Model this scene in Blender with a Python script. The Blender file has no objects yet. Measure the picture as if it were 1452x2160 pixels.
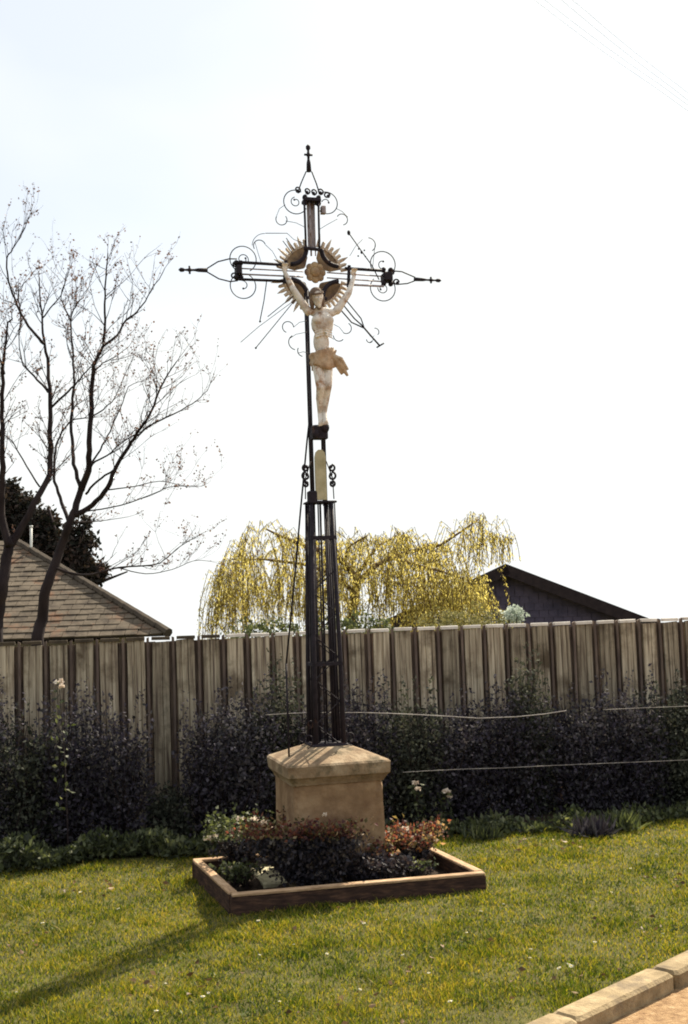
import bpy, math, random
import numpy as np
from math import sin, cos, pi, radians, sqrt, atan2
from mathutils import Vector, Matrix

random.seed(7)
rng = np.random.default_rng(11)
S = bpy.context.scene
COL = S.collection

# ------------------------------------------------------------------ camera
F = 2500.0                      # focal length in pixels of the 1452 x 2160 photograph
EYE = Vector((0, 0, 1.65))
PITCH, ROLL = radians(4.7), radians(1.9)
_f = Vector((0, cos(PITCH), sin(PITCH)))
_r0 = Vector((1, 0, 0)); _u0 = Vector((0, -sin(PITCH), cos(PITCH)))
_r = _r0 * cos(ROLL) - _u0 * sin(ROLL)
_u = _r0 * sin(ROLL) + _u0 * cos(ROLL)
cam = bpy.data.cameras.new('camera'); camo = bpy.data.objects.new('camera', cam); COL.objects.link(camo)
cam.sensor_fit = 'VERTICAL'; cam.sensor_height = 36; cam.sensor_width = 24.2
cam.lens = F / 2160 * 36; cam.clip_start = 0.1; cam.clip_end = 2000
camo.matrix_world = Matrix(((_r.x, _u.x, -_f.x, EYE.x), (_r.y, _u.y, -_f.y, EYE.y), (_r.z, _u.z, -_f.z, EYE.z), (0, 0, 0, 1)))
S.camera = camo

# ------------------------------------------------------------------ sky and sun
SUN_AZ, SUN_EL = radians(31), radians(44)      # azimuth clockwise from +Y: behind the scene, to the right
W = bpy.data.worlds.new('World'); S.world = W; W.use_nodes = True
nt = W.node_tree; nt.nodes.clear()
out = nt.nodes.new('ShaderNodeOutputWorld'); bg = nt.nodes.new('ShaderNodeBackground')
sky = nt.nodes.new('ShaderNodeTexSky'); sky.sky_type = 'NISHITA'; sky.sun_disc = False
sky.sun_elevation = SUN_EL; sky.sun_rotation = SUN_AZ
sky.air_density = 1.0; sky.dust_density = 1.5; sky.ozone_density = 1.5; sky.altitude = 80
tc = nt.nodes.new('ShaderNodeTexCoord'); mp = nt.nodes.new('ShaderNodeMapping')
mp.inputs['Scale'].default_value = (1, 1, 2.2); mp.inputs['Location'].default_value = (3.1, 0.4, 0.2)
nz = nt.nodes.new('ShaderNodeTexNoise'); nz.inputs['Scale'].default_value = 1.5; nz.inputs['Detail'].default_value = 4
cr = nt.nodes.new('ShaderNodeValToRGB'); cr.color_ramp.elements[0].position = 0.34; cr.color_ramp.elements[1].position = 0.52; cr.color_ramp.elements[0].color = (.67, .67, .67, 1)
mx = nt.nodes.new('ShaderNodeMixRGB'); mx.inputs[2].default_value = (7.9, 8.0, 8.3, 1)
L_ = nt.links.new
L_(tc.outputs['Generated'], mp.inputs[0]); L_(mp.outputs[0], nz.inputs[0]); L_(nz.outputs[0], cr.inputs[0])
sx_ = nt.nodes.new('ShaderNodeSeparateXYZ'); hz_ = nt.nodes.new('ShaderNodeMapRange'); mxx = nt.nodes.new('ShaderNodeMath'); mxx.operation = 'MAXIMUM'
hz_.inputs[1].default_value = .30; hz_.inputs[2].default_value = .12      # bright haze low over the horizon
L_(tc.outputs['Generated'], sx_.inputs[0]); L_(sx_.outputs[2], hz_.inputs[0]); L_(hz_.outputs[0], mxx.inputs[0]); L_(cr.outputs[0], mxx.inputs[1])
L_(mxx.outputs[0], mx.inputs[0])
# thin cloud scatters forward: brighter on the sun's half, dimmed behind to deepen shade
vd_ = nt.nodes.new('ShaderNodeVectorMath'); vd_.operation = 'DOT_PRODUCT'; vd_.inputs[1].default_value = (sin(SUN_AZ) * cos(SUN_EL), cos(SUN_AZ) * cos(SUN_EL), sin(SUN_EL))
fs_ = nt.nodes.new('ShaderNodeMapRange'); fs_.interpolation_type = 'SMOOTHSTEP'; fs_.inputs[1].default_value = -.8; fs_.inputs[2].default_value = .42; fs_.inputs[3].default_value = .38; fs_.inputs[4].default_value = 1.0
sc_ = nt.nodes.new('ShaderNodeVectorMath'); sc_.operation = 'SCALE'; sc_.inputs[0].default_value = (6.35, 6.5, 6.4)
L_(tc.outputs['Generated'], vd_.inputs[0]); L_(vd_.outputs['Value'], fs_.inputs[0]); L_(fs_.outputs[0], sc_.inputs['Scale']); L_(sc_.outputs[0], mx.inputs[2]); L_(sky.outputs[0], mx.inputs[1]); L_(mx.outputs[0], bg.inputs[0]); L_(bg.outputs[0], out.inputs[0])
bg.inputs[1].default_value = 0.075
sun = bpy.data.lights.new('sun', 'SUN'); sun.energy = 5.0; sun.angle = radians(0.6); sun.color = (1, 0.89, 0.70)
suno = bpy.data.objects.new('sun', sun); COL.objects.link(suno)
_sd = Vector((sin(SUN_AZ) * cos(SUN_EL), cos(SUN_AZ) * cos(SUN_EL), sin(SUN_EL)))
suno.rotation_euler = _sd.to_track_quat('Z', 'Y').to_euler(); suno.location = (5, 8, 12)
S.view_settings.view_transform = 'Standard'; S.view_settings.look = 'None'
S.view_settings.exposure = 1.15; S.view_settings.gamma = 1.0; S.view_settings.use_curve_mapping = False
S.render.engine = 'CYCLES'; S.cycles.filter_width = 1.9
S.cycles.max_bounces = 6; S.cycles.transparent_max_bounces = 8

# ------------------------------------------------------------------ helpers
def ray(x, y):
    return _f + _r * ((x - 726) / F) - _u * ((y - 1080) / F)
def at(x, y, Y):                # photo pixel -> world point at distance Y
    d = ray(x, y); return EYE + d * (Y / d.y)
def onz(x, y, z):
    d = ray(x, y); return EYE + d * ((z - EYE.z) / d.z)

class M:
    """collects shapes into one mesh"""
    def __init__(s): s.v = []; s.f = []
    def add(s, v, f):
        b = len(s.v); s.v += [tuple(p) for p in v]; s.f += [tuple(b + i for i in q) for q in f]
    def box(s, c, d, rz=0.0, mat=None, taper=1.0):
        x, y, z = d[0] / 2, d[1] / 2, d[2] / 2
        v = [Vector((sx * x * (taper if sz > 0 else 1), sy * y * (taper if sz > 0 else 1), sz * z)) for sz in (-1, 1) for sx, sy in ((-1, -1), (1, -1), (1, 1), (-1, 1))]
        R = mat if mat is not None else Matrix.Rotation(rz, 3, 'Z')
        v = [R @ p + Vector(c) for p in v]
        s.add(v, [(0, 3, 2, 1), (4, 5, 6, 7), (0, 1, 5, 4), (1, 2, 6, 5), (2, 3, 7, 6), (3, 0, 4, 7)])
    def bbox(s, c, d, b=0.006, rz=0.0):      # box with chamfered upper and vertical edges
        x, y, z = d[0] / 2, d[1] / 2, d[2] / 2
        def ring(ix, zz): return [Vector(p) for p in ((-x + ix, -y + ix + b, zz), (-x + ix + b, -y + ix, zz), (x - ix - b, -y + ix, zz), (x - ix, -y + ix + b, zz), (x - ix, y - ix - b, zz), (x - ix - b, y - ix, zz), (-x + ix + b, y - ix, zz), (-x + ix, y - ix - b, zz))]
        R = Matrix.Rotation(rz, 3, 'Z')
        v = []
        for ix, zz in ((0, -z), (0, z - b), (b, z)): v += [R @ p + Vector(c) for p in ring(ix, zz)]
        f = [tuple(range(7, -1, -1)), tuple(range(16, 24))]
        for k in range(2):
            for i in range(8): f.append((k * 8 + i, k * 8 + (i + 1) % 8, k * 8 + 8 + (i + 1) % 8, k * 8 + 8 + i))
        s.add(v, f)
    def tube(s, pts, r, n=6, cap=True):
        pts = [Vector(p) for p in pts]; m = len(pts)
        if m < 2: return
        rr = r if isinstance(r, (list, tuple)) else [r] * m
        t = (pts[1] - pts[0]).normalized()
        a = Vector((0, 0, 1)) if abs(t.z) < 0.9 else Vector((1, 0, 0))
        nx = t.cross(a).normalized(); v = []
        for i in range(m):
            t = (pts[min(i + 1, m - 1)] - pts[max(i - 1, 0)])
            if t.length < 1e-9: t = Vector((0, 0, 1))
            t.normalize(); nx = (nx - t * nx.dot(t))
            if nx.length < 1e-6: nx = t.orthogonal()
            nx.normalize(); ny = t.cross(nx)
            for k in range(n):
                q = 2 * pi * k / n; v.append(pts[i] + (nx * cos(q) + ny * sin(q)) * rr[i])
        f = [(i * n + k, i * n + (k + 1) % n, (i + 1) * n + (k + 1) % n, (i + 1) * n + k) for i in range(m - 1) for k in range(n)]
        if cap and n > 2: f += [tuple(range(n - 1, -1, -1)), tuple((m - 1) * n + k for k in range(n))]
        s.add(v, f)
    def ell(s, c, rad, R=None, nu=12, nv=8):
        v = []; c = Vector(c); rad = Vector(rad)
        for j in range(1, nv):
            th = pi * j / nv
            for i in range(nu):
                ph = 2 * pi * i / nu
                p = Vector((sin(th) * cos(ph) * rad.x, sin(th) * sin(ph) * rad.y, cos(th) * rad.z))
                v.append((R @ p if R else p) + c)
        top, bot = Vector((0, 0, rad.z)), Vector((0, 0, -rad.z))
        v += [(R @ top if R else top) + c, (R @ bot if R else bot) + c]
        f = [(j * nu + i, (j + 1) * nu + i, (j + 1) * nu + (i + 1) % nu, j * nu + (i + 1) % nu) for j in range(nv - 2) for i in range(nu)]
        T, B = len(v) - 2, len(v) - 1
        f += [(T, i, (i + 1) % nu) for i in range(nu)] + [(B, (nv - 2) * nu + (i + 1) % nu, (nv - 2) * nu + i) for i in range(nu)]
        s.add(v, f)
    def capsule(s, a, b, ra, rb, n=12):
        a, b = Vector(a), Vector(b); t = (b - a).normalized()
        pts, rr = [], []
        for k in range(5):
            q = pi / 2 * (1 - k / 4); pts.append(a - t * ra * sin(q)); rr.append(max(ra * cos(q), ra * .05))
        for k in range(5):
            q = pi / 2 * k / 4; pts.append(b + t * rb * sin(q)); rr.append(max(rb * cos(q), rb * .05))
        s.tube(pts, rr, n)
    def build(s, name, mat, parent=None, smooth=False, kind=None):
        me = bpy.data.meshes.new(name); me.from_pydata(s.v, [], s.f); me.update()
        if smooth: me.polygons.foreach_set('use_smooth', [True] * len(me.polygons))
        return link(name, me, mat, parent, kind)

def link(name, me, mat, parent=None, kind=None):
    o = bpy.data.objects.new(name, me); COL.objects.link(o)
    if mat and not me.materials: me.materials.append(mat)
    if parent: o.parent = parent
    if kind: o['kind'] = kind
    return o
def tag(o, label, cat, group=None):
    o['label'] = label; o['category'] = cat
    if group: o['group'] = group
    return o
def thing(name, label, cat, loc=(0, 0, 0), rz=0.0, group=None):
    o = bpy.data.objects.new(name, None); COL.objects.link(o); o.empty_display_size = .1
    o.location = loc; o.rotation_euler = (0, 0, rz); return tag(o, label, cat, group)
def structure(o): o['kind'] = 'structure'; return o
def np_mesh(name, V, FQ):
    """V (n,3); FQ (m,k) index array, all faces with k corners"""
    me = bpy.data.meshes.new(name); n, m, k = len(V), len(FQ), FQ.shape[1]
    me.vertices.add(n); me.vertices.foreach_set('co', V.astype(np.float32).ravel())
    me.loops.add(m * k); me.loops.foreach_set('vertex_index', FQ.astype(np.int32).ravel())
    me.polygons.add(m); me.polygons.foreach_set('loop_start', np.arange(m, dtype=np.int32) * k)
    me.update(calc_edges=True); return me
def unit(a): return a / np.maximum(np.linalg.norm(a, axis=1, keepdims=True), 1e-9)
def leaf_mesh(name, P, D, L, Wd, rg):
    """diamond leaves folded along the midrib: P base points, D directions, L lengths, Wd half widths"""
    n = len(P); D = unit(D); A = unit(np.cross(D, rg.normal(size=(n, 3)))); N = np.cross(D, A)
    L = np.broadcast_to(np.asarray(L, float).reshape(-1, 1), (n, 1)); Wd = np.broadcast_to(np.asarray(Wd, float).reshape(-1, 1), (n, 1))
    mid = P + D * L * .45
    V = np.stack([P, mid + A * Wd + N * Wd * .35, P + D * L - N * Wd * .3, mid - A * Wd + N * Wd * .35], 1).reshape(-1, 3)
    b = np.arange(n)[:, None] * 4
    T = np.concatenate([b + np.array([[0, 1, 2]]), b + np.array([[0, 2, 3]])], 1).reshape(-1, 3)
    return np_mesh(name, V, T)

# ------------------------------------------------------------------ materials
def newmat(name):
    m = bpy.data.materials.new(name); m.use_nodes = True; n = m.node_tree.nodes; n.clear()
    o = n.new('ShaderNodeOutputMaterial'); b = n.new('ShaderNodeBsdfPrincipled'); m.node_tree.links.new(b.outputs[0], o.inputs[0])
    return m, n, m.node_tree.links.new, b, o
def ramp(n, cols):
    r = n.new('ShaderNodeValToRGB'); e = r.color_ramp.elements
    while len(e) < len(cols): e.new(0.5)
    for i, (p, c) in enumerate(cols): e[i].position = p; e[i].color = (*c, 1)
    return r
def noise(n, l, scale, detail=5, rough=.6, vec=None, sc=(1, 1, 1)):
    t = n.new('ShaderNodeTexNoise'); t.inputs['Scale'].default_value = scale; t.inputs['Detail'].default_value = detail; t.inputs['Roughness'].default_value = rough
    if vec is not None:
        mp = n.new('ShaderNodeMapping'); mp.inputs['Scale'].default_value = sc; l(vec, mp.inputs[0]); l(mp.outputs[0], t.inputs[0])
    return t
def surface(name, cols, scale=8, rough=.85, bump=.3, bscale=None, metal=0.0, stretch=(1, 1, 1), perobj=0.0, spots=None, obj=True, bdist=.01):
    m, n, l, b, o = newmat(name)
    tc = n.new('ShaderNodeTexCoord'); v = tc.outputs['Object' if obj else 'Generated']
    if perobj:
        oi = n.new('ShaderNodeObjectInfo'); va = n.new('ShaderNodeVectorMath'); va.operation = 'ADD'
        cb = n.new('ShaderNodeCombineXYZ'); mu = n.new('ShaderNodeMath'); mu.operation = 'MULTIPLY'; mu.inputs[1].default_value = 37
        l(oi.outputs['Random'], mu.inputs[0]); l(mu.outputs[0], cb.inputs[0]); l(mu.outputs[0], cb.inputs[1]); l(v, va.inputs[0]); l(cb.outputs[0], va.inputs[1]); v = va.outputs[0]
    t = noise(n, l, scale, vec=v, sc=stretch); r = ramp(n, cols); l(t.outputs[0], r.inputs[0]); c = r.outputs[0]
    if spots:                                   # stains, lichen or rust with a shape of their own
        sc_, lo, hi, colr = spots
        t2 = noise(n, l, sc_, 6, .65, v); r2 = ramp(n, [(lo, (0, 0, 0)), (hi, (1, 1, 1))]); l(t2.outputs[0], r2.inputs[0])
        x = n.new('ShaderNodeMixRGB'); l(r2.outputs[0], x.inputs[0]); l(c, x.inputs[1]); x.inputs[2].default_value = (*colr, 1); c = x.outputs[0]
    if perobj:
        h = n.new('ShaderNodeHueSaturation'); mr = n.new('ShaderNodeMapRange'); mr.inputs[3].default_value = 1 - perobj; mr.inputs[4].default_value = 1 + perobj
        l(oi.outputs['Random'], mr.inputs[0]); l(mr.outputs[0], h.inputs['Value']); l(c, h.inputs['Color']); c = h.outputs[0]
    l(c, b.inputs['Base Color']); b.inputs['Roughness'].default_value = rough; b.inputs['Metallic'].default_value = metal; b.inputs['Specular IOR Level'].default_value = .5 if rough < .65 else .22
    if bump:
        t3 = noise(n, l, bscale or scale * 4, 6, .6, v, stretch); bp = n.new('ShaderNodeBump'); bp.inputs['Strength'].default_value = bump; bp.inputs['Distance'].default_value = bdist
        l(t3.outputs[0], bp.inputs['Height']); l(bp.outputs[0], b.inputs['Normal'])
    return m
def foliage(name, cols, transl=.45, tcol=None, nscale=1.2, rough=.6, spec=.3):
    """leaf colour varies leaf by leaf and with a large noise; part of the light passes through"""
    m, n, l, b, o = newmat(name)
    g = n.new('ShaderNodeNewGeometry'); t = noise(n, l, nscale, 3, .5, g.outputs['Position'])
    mm = n.new('ShaderNodeMath'); mm.operation = 'MULTIPLY_ADD'; mm.inputs[1].default_value = .55
    m2 = n.new('ShaderNodeMath'); m2.operation = 'MULTIPLY'; m2.inputs[1].default_value = .55
    l(g.outputs['Random Per Island'], mm.inputs[0]); l(t.outputs[0], m2.inputs[0]); l(m2.outputs[0], mm.inputs[2])
    r = ramp(n, cols); l(mm.outputs[0], r.inputs[0]); l(r.outputs[0], b.inputs['Base Color'])
    b.inputs['Roughness'].default_value = rough; b.inputs['Specular IOR Level'].default_value = spec
    tr = n.new('ShaderNodeBsdfTranslucent'); ms = n.new('ShaderNodeMixShader'); ms.inputs[0].default_value = transl
    if tcol:
        x = n.new('ShaderNodeMixRGB'); x.blend_type = 'MULTIPLY'; x.inputs[0].default_value = 1; l(r.outputs[0], x.inputs[1]); x.inputs[2].default_value = (*tcol, 1); l(x.outputs[0], tr.inputs[0])
    else: l(r.outputs[0], tr.inputs[0])
    l(b.outputs[0], ms.inputs[1]); l(tr.outputs[0], ms.inputs[2]); l(ms.outputs[0], o.inputs[0])
    return m

MT = {}
MT['iron'] = surface('wrought_iron', [(.3, (.010, .008, .014)), (.7, (.026, .02, .03))], 30, .7, .3, spots=(14, .62, .72, (.07, .035, .025)))
MT['iron_grey'] = surface('glare_pale_iron', [(.3, (.22, .19, .21)), (.7, (.42, .38, .42))], 25, .6, .25, spots=(18, .55, .66, (.12, .06, .04)))  # glare on the upper bars is put into this pale grey
MT['gilt'] = surface('tarnished_gilt_sheet', [(.3, (.12, .075, .04)), (.55, (.30, .20, .11)), (.8, (.45, .33, .18))], 14, .55, .4, metal=.15, spots=(11, .52, .66, (.10, .055, .045)))
MT['ray'] = surface('pale_gilt_rays', [(.3, (.34, .25, .18)), (.5, (.58, .48, .38)), (.8, (.76, .68, .58))], 18, .6, .3)
MT['figure'] = surface('weathered_painted_cast_figure', [(.3, (.40, .32, .27)), (.45, (.66, .60, .55)), (.7, (.84, .81, .78))], 14, .75, .6, 60, spots=(15, .54, .66, (.34, .19, .11)))
MT['cloth'] = surface('ochre_painted_loincloth', [(.3, (.30, .18, .11)), (.5, (.46, .32, .21)), (.7, (.62, .50, .38))], 18, .75, .5)
MT['hair'] = surface('brown_painted_hair', [(.3, (.12, .08, .06)), (.7, (.26, .19, .15))], 40, .8, .6)
MT['stone'] = surface('sandy_limestone', [(.3, (.17, .105, .060)), (.5, (.26, .17, .10)), (.75, (.37, .265, .165))], 7, .95, .6, 45, spots=(5, .52, .68, (.17, .10, .06)))
def add_grime(m, z0, z1, col):                  # rising damp and soil splashes at the foot of a stone
    n, l = m.node_tree.nodes, m.node_tree.links.new; b = [q for q in n if q.type == 'BSDF_PRINCIPLED'][0]; src = b.inputs['Base Color'].links[0].from_socket
    tc = n.new('ShaderNodeTexCoord'); sx = n.new('ShaderNodeSeparateXYZ'); l(tc.outputs['Object'], sx.inputs[0]); t = noise(n, l, 9, 5, .65, tc.outputs['Object'])
    a = n.new('ShaderNodeMath'); a.operation = 'MULTIPLY_ADD'; a.inputs[1].default_value = -.30; l(t.outputs[0], a.inputs[0]); l(sx.outputs[2], a.inputs[2])
    mr = n.new('ShaderNodeMapRange'); mr.inputs[1].default_value = z0; mr.inputs[2].default_value = z1; mr.inputs[3].default_value = .75; mr.inputs[4].default_value = 0; l(a.outputs[0], mr.inputs[0])
    x = n.new('ShaderNodeMixRGB'); l(mr.outputs[0], x.inputs[0]); l(src, x.inputs[1]); x.inputs[2].default_value = (*col, 1); l(x.outputs[0], b.inputs['Base Color'])
add_grime(MT['stone'], -.08, .20, (.10, .085, .05))
MT['stone_cap'] = surface('lichened_cap_stone', [(.3, (.16, .105, .065)), (.5, (.27, .195, .125)), (.75, (.42, .34, .24))], 6, .95, .7, 45, spots=(9, .52, .64, (.14, .11, .07)))
MT['plaque'] = surface('pale_stone_plaque', [(.3, (.32, .29, .18)), (.7, (.5, .46, .32))], 15, .9, .3)
MT['border'] = surface('shade_toned_timber_edging', [(.3, (.022, .012, .012)), (.5, (.05, .028, .022)), (.68, (.11, .06, .04))], 12, .9, .6, 30, stretch=(1, 6, 6))  # shade on the board faces is put into this dark brown
MT['border_lit_top'] = surface('sunlit_tone_top_strip', [(.3, (.20, .12, .075)), (.5, (.38, .25, .15)), (.7, (.52, .37, .24))], 12, .9, .5, 30, stretch=(1, 5, 5))  # sunlight on the rim top is put into this pale colour
MT['soil'] = surface('dark_soil', [(.3, (.018, .012, .009)), (.7, (.05, .034, .024))], 16, 1, .9, 40, bdist=.03)
MT['lawn'] = surface('turf_soil_and_thatch', [(.3, (.05, .045, .015)), (.6, (.085, .08, .022)), (.8, (.13, .10, .035))], 5, 1, .8, 60)
MT['ground'] = surface('rough_grass_ground', [(.3, (.05, .055, .02)), (.7, (.09, .085, .03))], .8, 1, .5, 12)
MT['kerb'] = surface('worn_concrete_kerb', [(.3, (.17, .125, .07)), (.5, (.27, .205, .12)), (.75, (.40, .31, .19))], 11, .95, .8, 60, perobj=.10, spots=(7, .53, .66, (.17, .13, .085)))
MT['path'] = surface('sandy_gravel_path', [(.3, (.20, .115, .06)), (.55, (.36, .23, .12)), (.8, (.55, .40, .25))], 22, 1, .9, 90, bdist=.02)
MT['fence'] = surface('grey_brown_weathered_boards', [(.32, (.12, .09, .075)), (.42, (.27, .22, .165)), (.54, (.42, .36, .27)), (.70, (.62, .55, .43))], 7, .95, .5, 14, stretch=(7, 7, .30), perobj=.34, spots=(3.2, .50, .66, (.13, .10, .07)))
MT['batten'] = surface('dark_brown_battens', [(.3, (.08, .058, .055)), (.7, (.20, .155, .125))], 8, .95, .5, 20, stretch=(4, 4, .6), perobj=.2)  # darker brown wood for battens, back boards and rails
MT['cap'] = surface('pale_zinc_cap', [(.3, (.62, .56, .50)), (.7, (.82, .78, .74))], 12, .7, .2, perobj=.12)
MT['cap_dark'] = surface('dark_wooden_cap', [(.3, (.05, .04, .03)), (.7, (.11, .085, .06))], 12, .9, .4, perobj=.15)
MT['bark'] = surface('dark_bark', [(.3, (.014, .010, .013)), (.7, (.042, .030, .030))], 10, .95, .8, 30, stretch=(1, 1, .3))
MT['bark_willow'] = surface('brown_willow_bark', [(.3, (.07, .04, .02)), (.7, (.2, .13, .06))], 10, .95, .5)
MT['tile'] = surface('mossy_clay_roof_tiles', [(.3, (.055, .043, .034)), (.5, (.10, .08, .06)), (.72, (.155, .125, .095))], 4.5, .95, .6, 18, spots=(1.6, .56, .70, (.17, .085, .05)))
MT['tile_moss'] = surface('lichened_ridge_tiles', [(.3, (.05, .04, .035)), (.7, (.10, .08, .06))], 6, .95, .4)
MT['render'] = surface('dull_rendered_wall', [(.3, (.25, .22, .18)), (.7, (.35, .31, .26))], 3, .95, .3)
MT['slate'] = surface('dark_purple_slate_hanging', [(.3, (.055, .05, .085)), (.7, (.12, .10, .155))], 3, .8, .4, 20)
MT['barge'] = surface('black_brown_bargeboard', [(.3, (.018, .012, .015)), (.7, (.04, .028, .03))], 6, .8, .3)
MT['white'] = surface('off_white_paint', [(.3, (.68, .68, .66)), (.7, (.8, .8, .78))], 5, .6, .1)
MT['wire'] = surface('dull_galvanised_wire', [(.3, (.25, .22, .22)), (.7, (.6, .56, .52))], 5, .8, 0)
MT['cable'] = surface('grey_overhead_cable', [(.3, (.25, .28, .33)), (.7, (.35, .38, .43))], 5, .6, 0)
MT['grass'] = foliage('lawn_grass_blades', [(.32, (.022, .044, .006)), (.45, (.058, .096, .010)), (.56, (.150, .180, .018)), (.68, (.27, .24, .030)), (.9, (.42, .30, .07))], .5, (1.12, 1.12, .45), 1.5, .55, .25)
MT['shrub'] = foliage('shade_tinted_hedge_leaves', [(.2, (.028, .024, .036)), (.45, (.050, .043, .064)), (.62, (.06, .060, .062)), (.8, (.095, .085, .11)), (.97, (.16, .155, .15))], .2, (1, 1, .8), 1.8, .85, .12)  # purple tint of the hedge's shade is put into the leaf colour
MT['shrub_green'] = foliage('dull_green_hedge_leaves', [(.2, (.025, .030, .026)), (.5, (.05, .055, .045)), (.8, (.09, .095, .07)), (.97, (.2, .2, .15))], .2, (1, 1, .8), 1.8, .85, .12)
MT['weed'] = foliage('foot_weeds', [(.25, (.03, .036, .026)), (.5, (.06, .075, .04)), (.7, (.11, .13, .065)), (.9, (.24, .25, .15))], .35, (1.1, 1.1, .6), 3)
MT['lawn_weed'] = foliage('lawn_weed_leaves', [(.25, (.03, .050, .014)), (.55, (.07, .095, .025)), (.9, (.17, .18, .05))], .35, (1.1, 1.1, .6), 3)
MT['dry_leaf'] = foliage('dry_brown_leaves', [(.25, (.07, .04, .02)), (.55, (.17, .10, .05)), (.9, (.34, .22, .12))], .2, None, 3)
MT['rose'] = foliage('rose_leaves', [(.25, (.022, .022, .030)), (.5, (.038, .036, .052)), (.72, (.065, .055, .062)), (.92, (.17, .15, .12))], .25, (1.3, 1, .7), 5)
MT['rose_red'] = foliage('reddish_young_rose_leaves', [(.25, (.045, .028, .035)), (.43, (.12, .045, .045)), (.54, (.26, .10, .07)), (.62, (.07, .075, .045)), (.74, (.17, .16, .07)), (.88, (.50, .36, .24))], .45, (1.3, 1, .7), 5)
MT['petal_white'] = foliage('cream_petals', [(.2, (.62, .50, .42)), (.8, (.82, .74, .64))], .4, None, 5)
MT['petal_orange'] = foliage('orange_petals', [(.2, (.55, .20, .07)), (.8, (.75, .42, .16))], .4, None, 5)
MT['willow'] = foliage('young_willow_leaves', [(.18, (.13, .09, .025)), (.36, (.30, .25, .055)), (.55, (.54, .47, .14)), (.85, (.80, .74, .36))], .55, (1.1, 1.05, .75), 2.0)
MT['green_gold'] = foliage('olive_bush_leaves', [(.2, (.07, .07, .02)), (.5, (.16, .15, .05)), (.9, (.32, .29, .13))], .4, None, 3)
MT['bud'] = foliage('reddish_leaf_buds', [(.2, (.06, .04, .045)), (.6, (.15, .09, .08)), (.95, (.28, .20, .14))], .3, (1.2, 1, .8), 3)
MT['dark_tree'] = foliage('dark_evergreen_foliage', [(.2, (.012, .018, .012)), (.55, (.035, .032, .03)), (.9, (.10, .07, .06))], .15, (1.1, 1, .6), 1.5, .8, .1)
MT['daisy'] = foliage('white_daisy_petals', [(.2, (.7, .7, .62)), (.8, (.85, .85, .8))], .3, None, 5)
MT['daisy_eye'] = surface('yellow_daisy_eye', [(.3, (.5, .38, .05)), (.7, (.6, .45, .08))], 30, .9, 0)
MT['blossom'] = foliage('pale_blossom', [(.2, (.3, .36, .28)), (.8, (.6, .66, .6))], .35, None, 3)

# ------------------------------------------------------------------ ground, lawn, path, kerb
def sheet(name, pts, z, mat):
    m = M(); m.add([(x, y, z) for x, y in pts], [tuple(range(len(pts)))]); return m.build(name, MT[mat])
m = M(); gy_ = [-300, -60, 0, 20, 45, 70, 110, 180, 300, 500, 900]       # the village stands on a rise: the land falls away behind
for j, y in enumerate(gy_):
    for x in (-900, 0, 900): m.v.append((x, y, -.085 - (0 if y < 46 else .022 * (y - 45))))
for j in range(len(gy_) - 1):
    for i in range(2): m.f.append((j * 3 + i, j * 3 + i + 1, j * 3 + 4 + i, j * 3 + 3 + i))
structure(m.build('ground', MT['ground']))
structure(sheet('path', [(-2.6, -6), (14, -6), (14, 12), (9, 11.5), (4.9, 8.95), (.55, 4.6), (-2.6, 1.5)], -.05, 'path'))

KA = Vector((.687, 4.816, 0)); KD = Vector((.699, .715, 0)).normalized()
def kerb_x(Y):                                  # lawn side of the kerb
    return KA.x + (Y - KA.y) * KD.x / KD.y if Y < 9.2 else 4.97
def lawn_z(X, Y):
    return .014 * np.sin(X * 1.3 + .6) * np.sin(Y * 1.1) + .006 * np.sin(X * 5.1) * np.cos(Y * 4.3)
ys = list(np.arange(1.4, 10.6, .1)) + [11, 12, 14, 18, 30, 60]
V, Fc = [], []; NX = 90
for Y in ys:
    x1 = kerb_x(Y); x0 = min(-6.0, x1 - 3)
    for i in range(NX):
        X = x0 + (x1 - x0) * i / (NX - 1); V.append((X, Y, float(lawn_z(X, Y)) * (1 if i < NX - 1 else 0) * min(1, (NX - 1 - i) / 6)))
for j in range(len(ys) - 1):
    for i in range(NX - 1): Fc.append((j * NX + i, j * NX + i + 1, (j + 1) * NX + i + 1, (j + 1) * NX + i))
m = M(); m.v = V; m.f = Fc; structure(m.build('lawn', MT['lawn'], smooth=True))

kerb = thing('kerb', 'line of worn pale concrete kerb stones between the lawn and the sandy path', 'kerb', (KA.x, KA.y, 0), atan2(KD.y, KD.x))
k = 0; s0 = -2.90
for k in range(10):
    m = M(); Lk = .735
    m.bbox((0, 0, 0), (Lk, .135, .15), .014); ob = m.build('kerb_stone', MT['kerb'], kerb)
    ob.location = (s0 + Lk / 2, -.073 + random.uniform(-.004, .004), -.047 + random.uniform(-.004, .004))
    ob.rotation_euler = (random.uniform(-.02, .02), random.uniform(-.008, .008), random.uniform(-.012, .012))
    s0 += Lk + .016

# frame of the flower bed, pedestal and cross
CX, CY, CA = -.155, 7.42, radians(15)
cu, cv = Vector((cos(CA), sin(CA), 0)), Vector((-sin(CA), cos(CA), 0))
C0 = Vector((CX, CY, 0))
def loc(p, yl=0.0):                             # photo pixel -> coordinates in the cross's frame, on its plane y = yl
    d = ray(*p); q = C0 + cv * yl; P = EYE + d * ((q - EYE).dot(cv) / d.dot(cv)); w = P - C0
    return Vector((w.dot(cu), yl, P.z))

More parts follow.
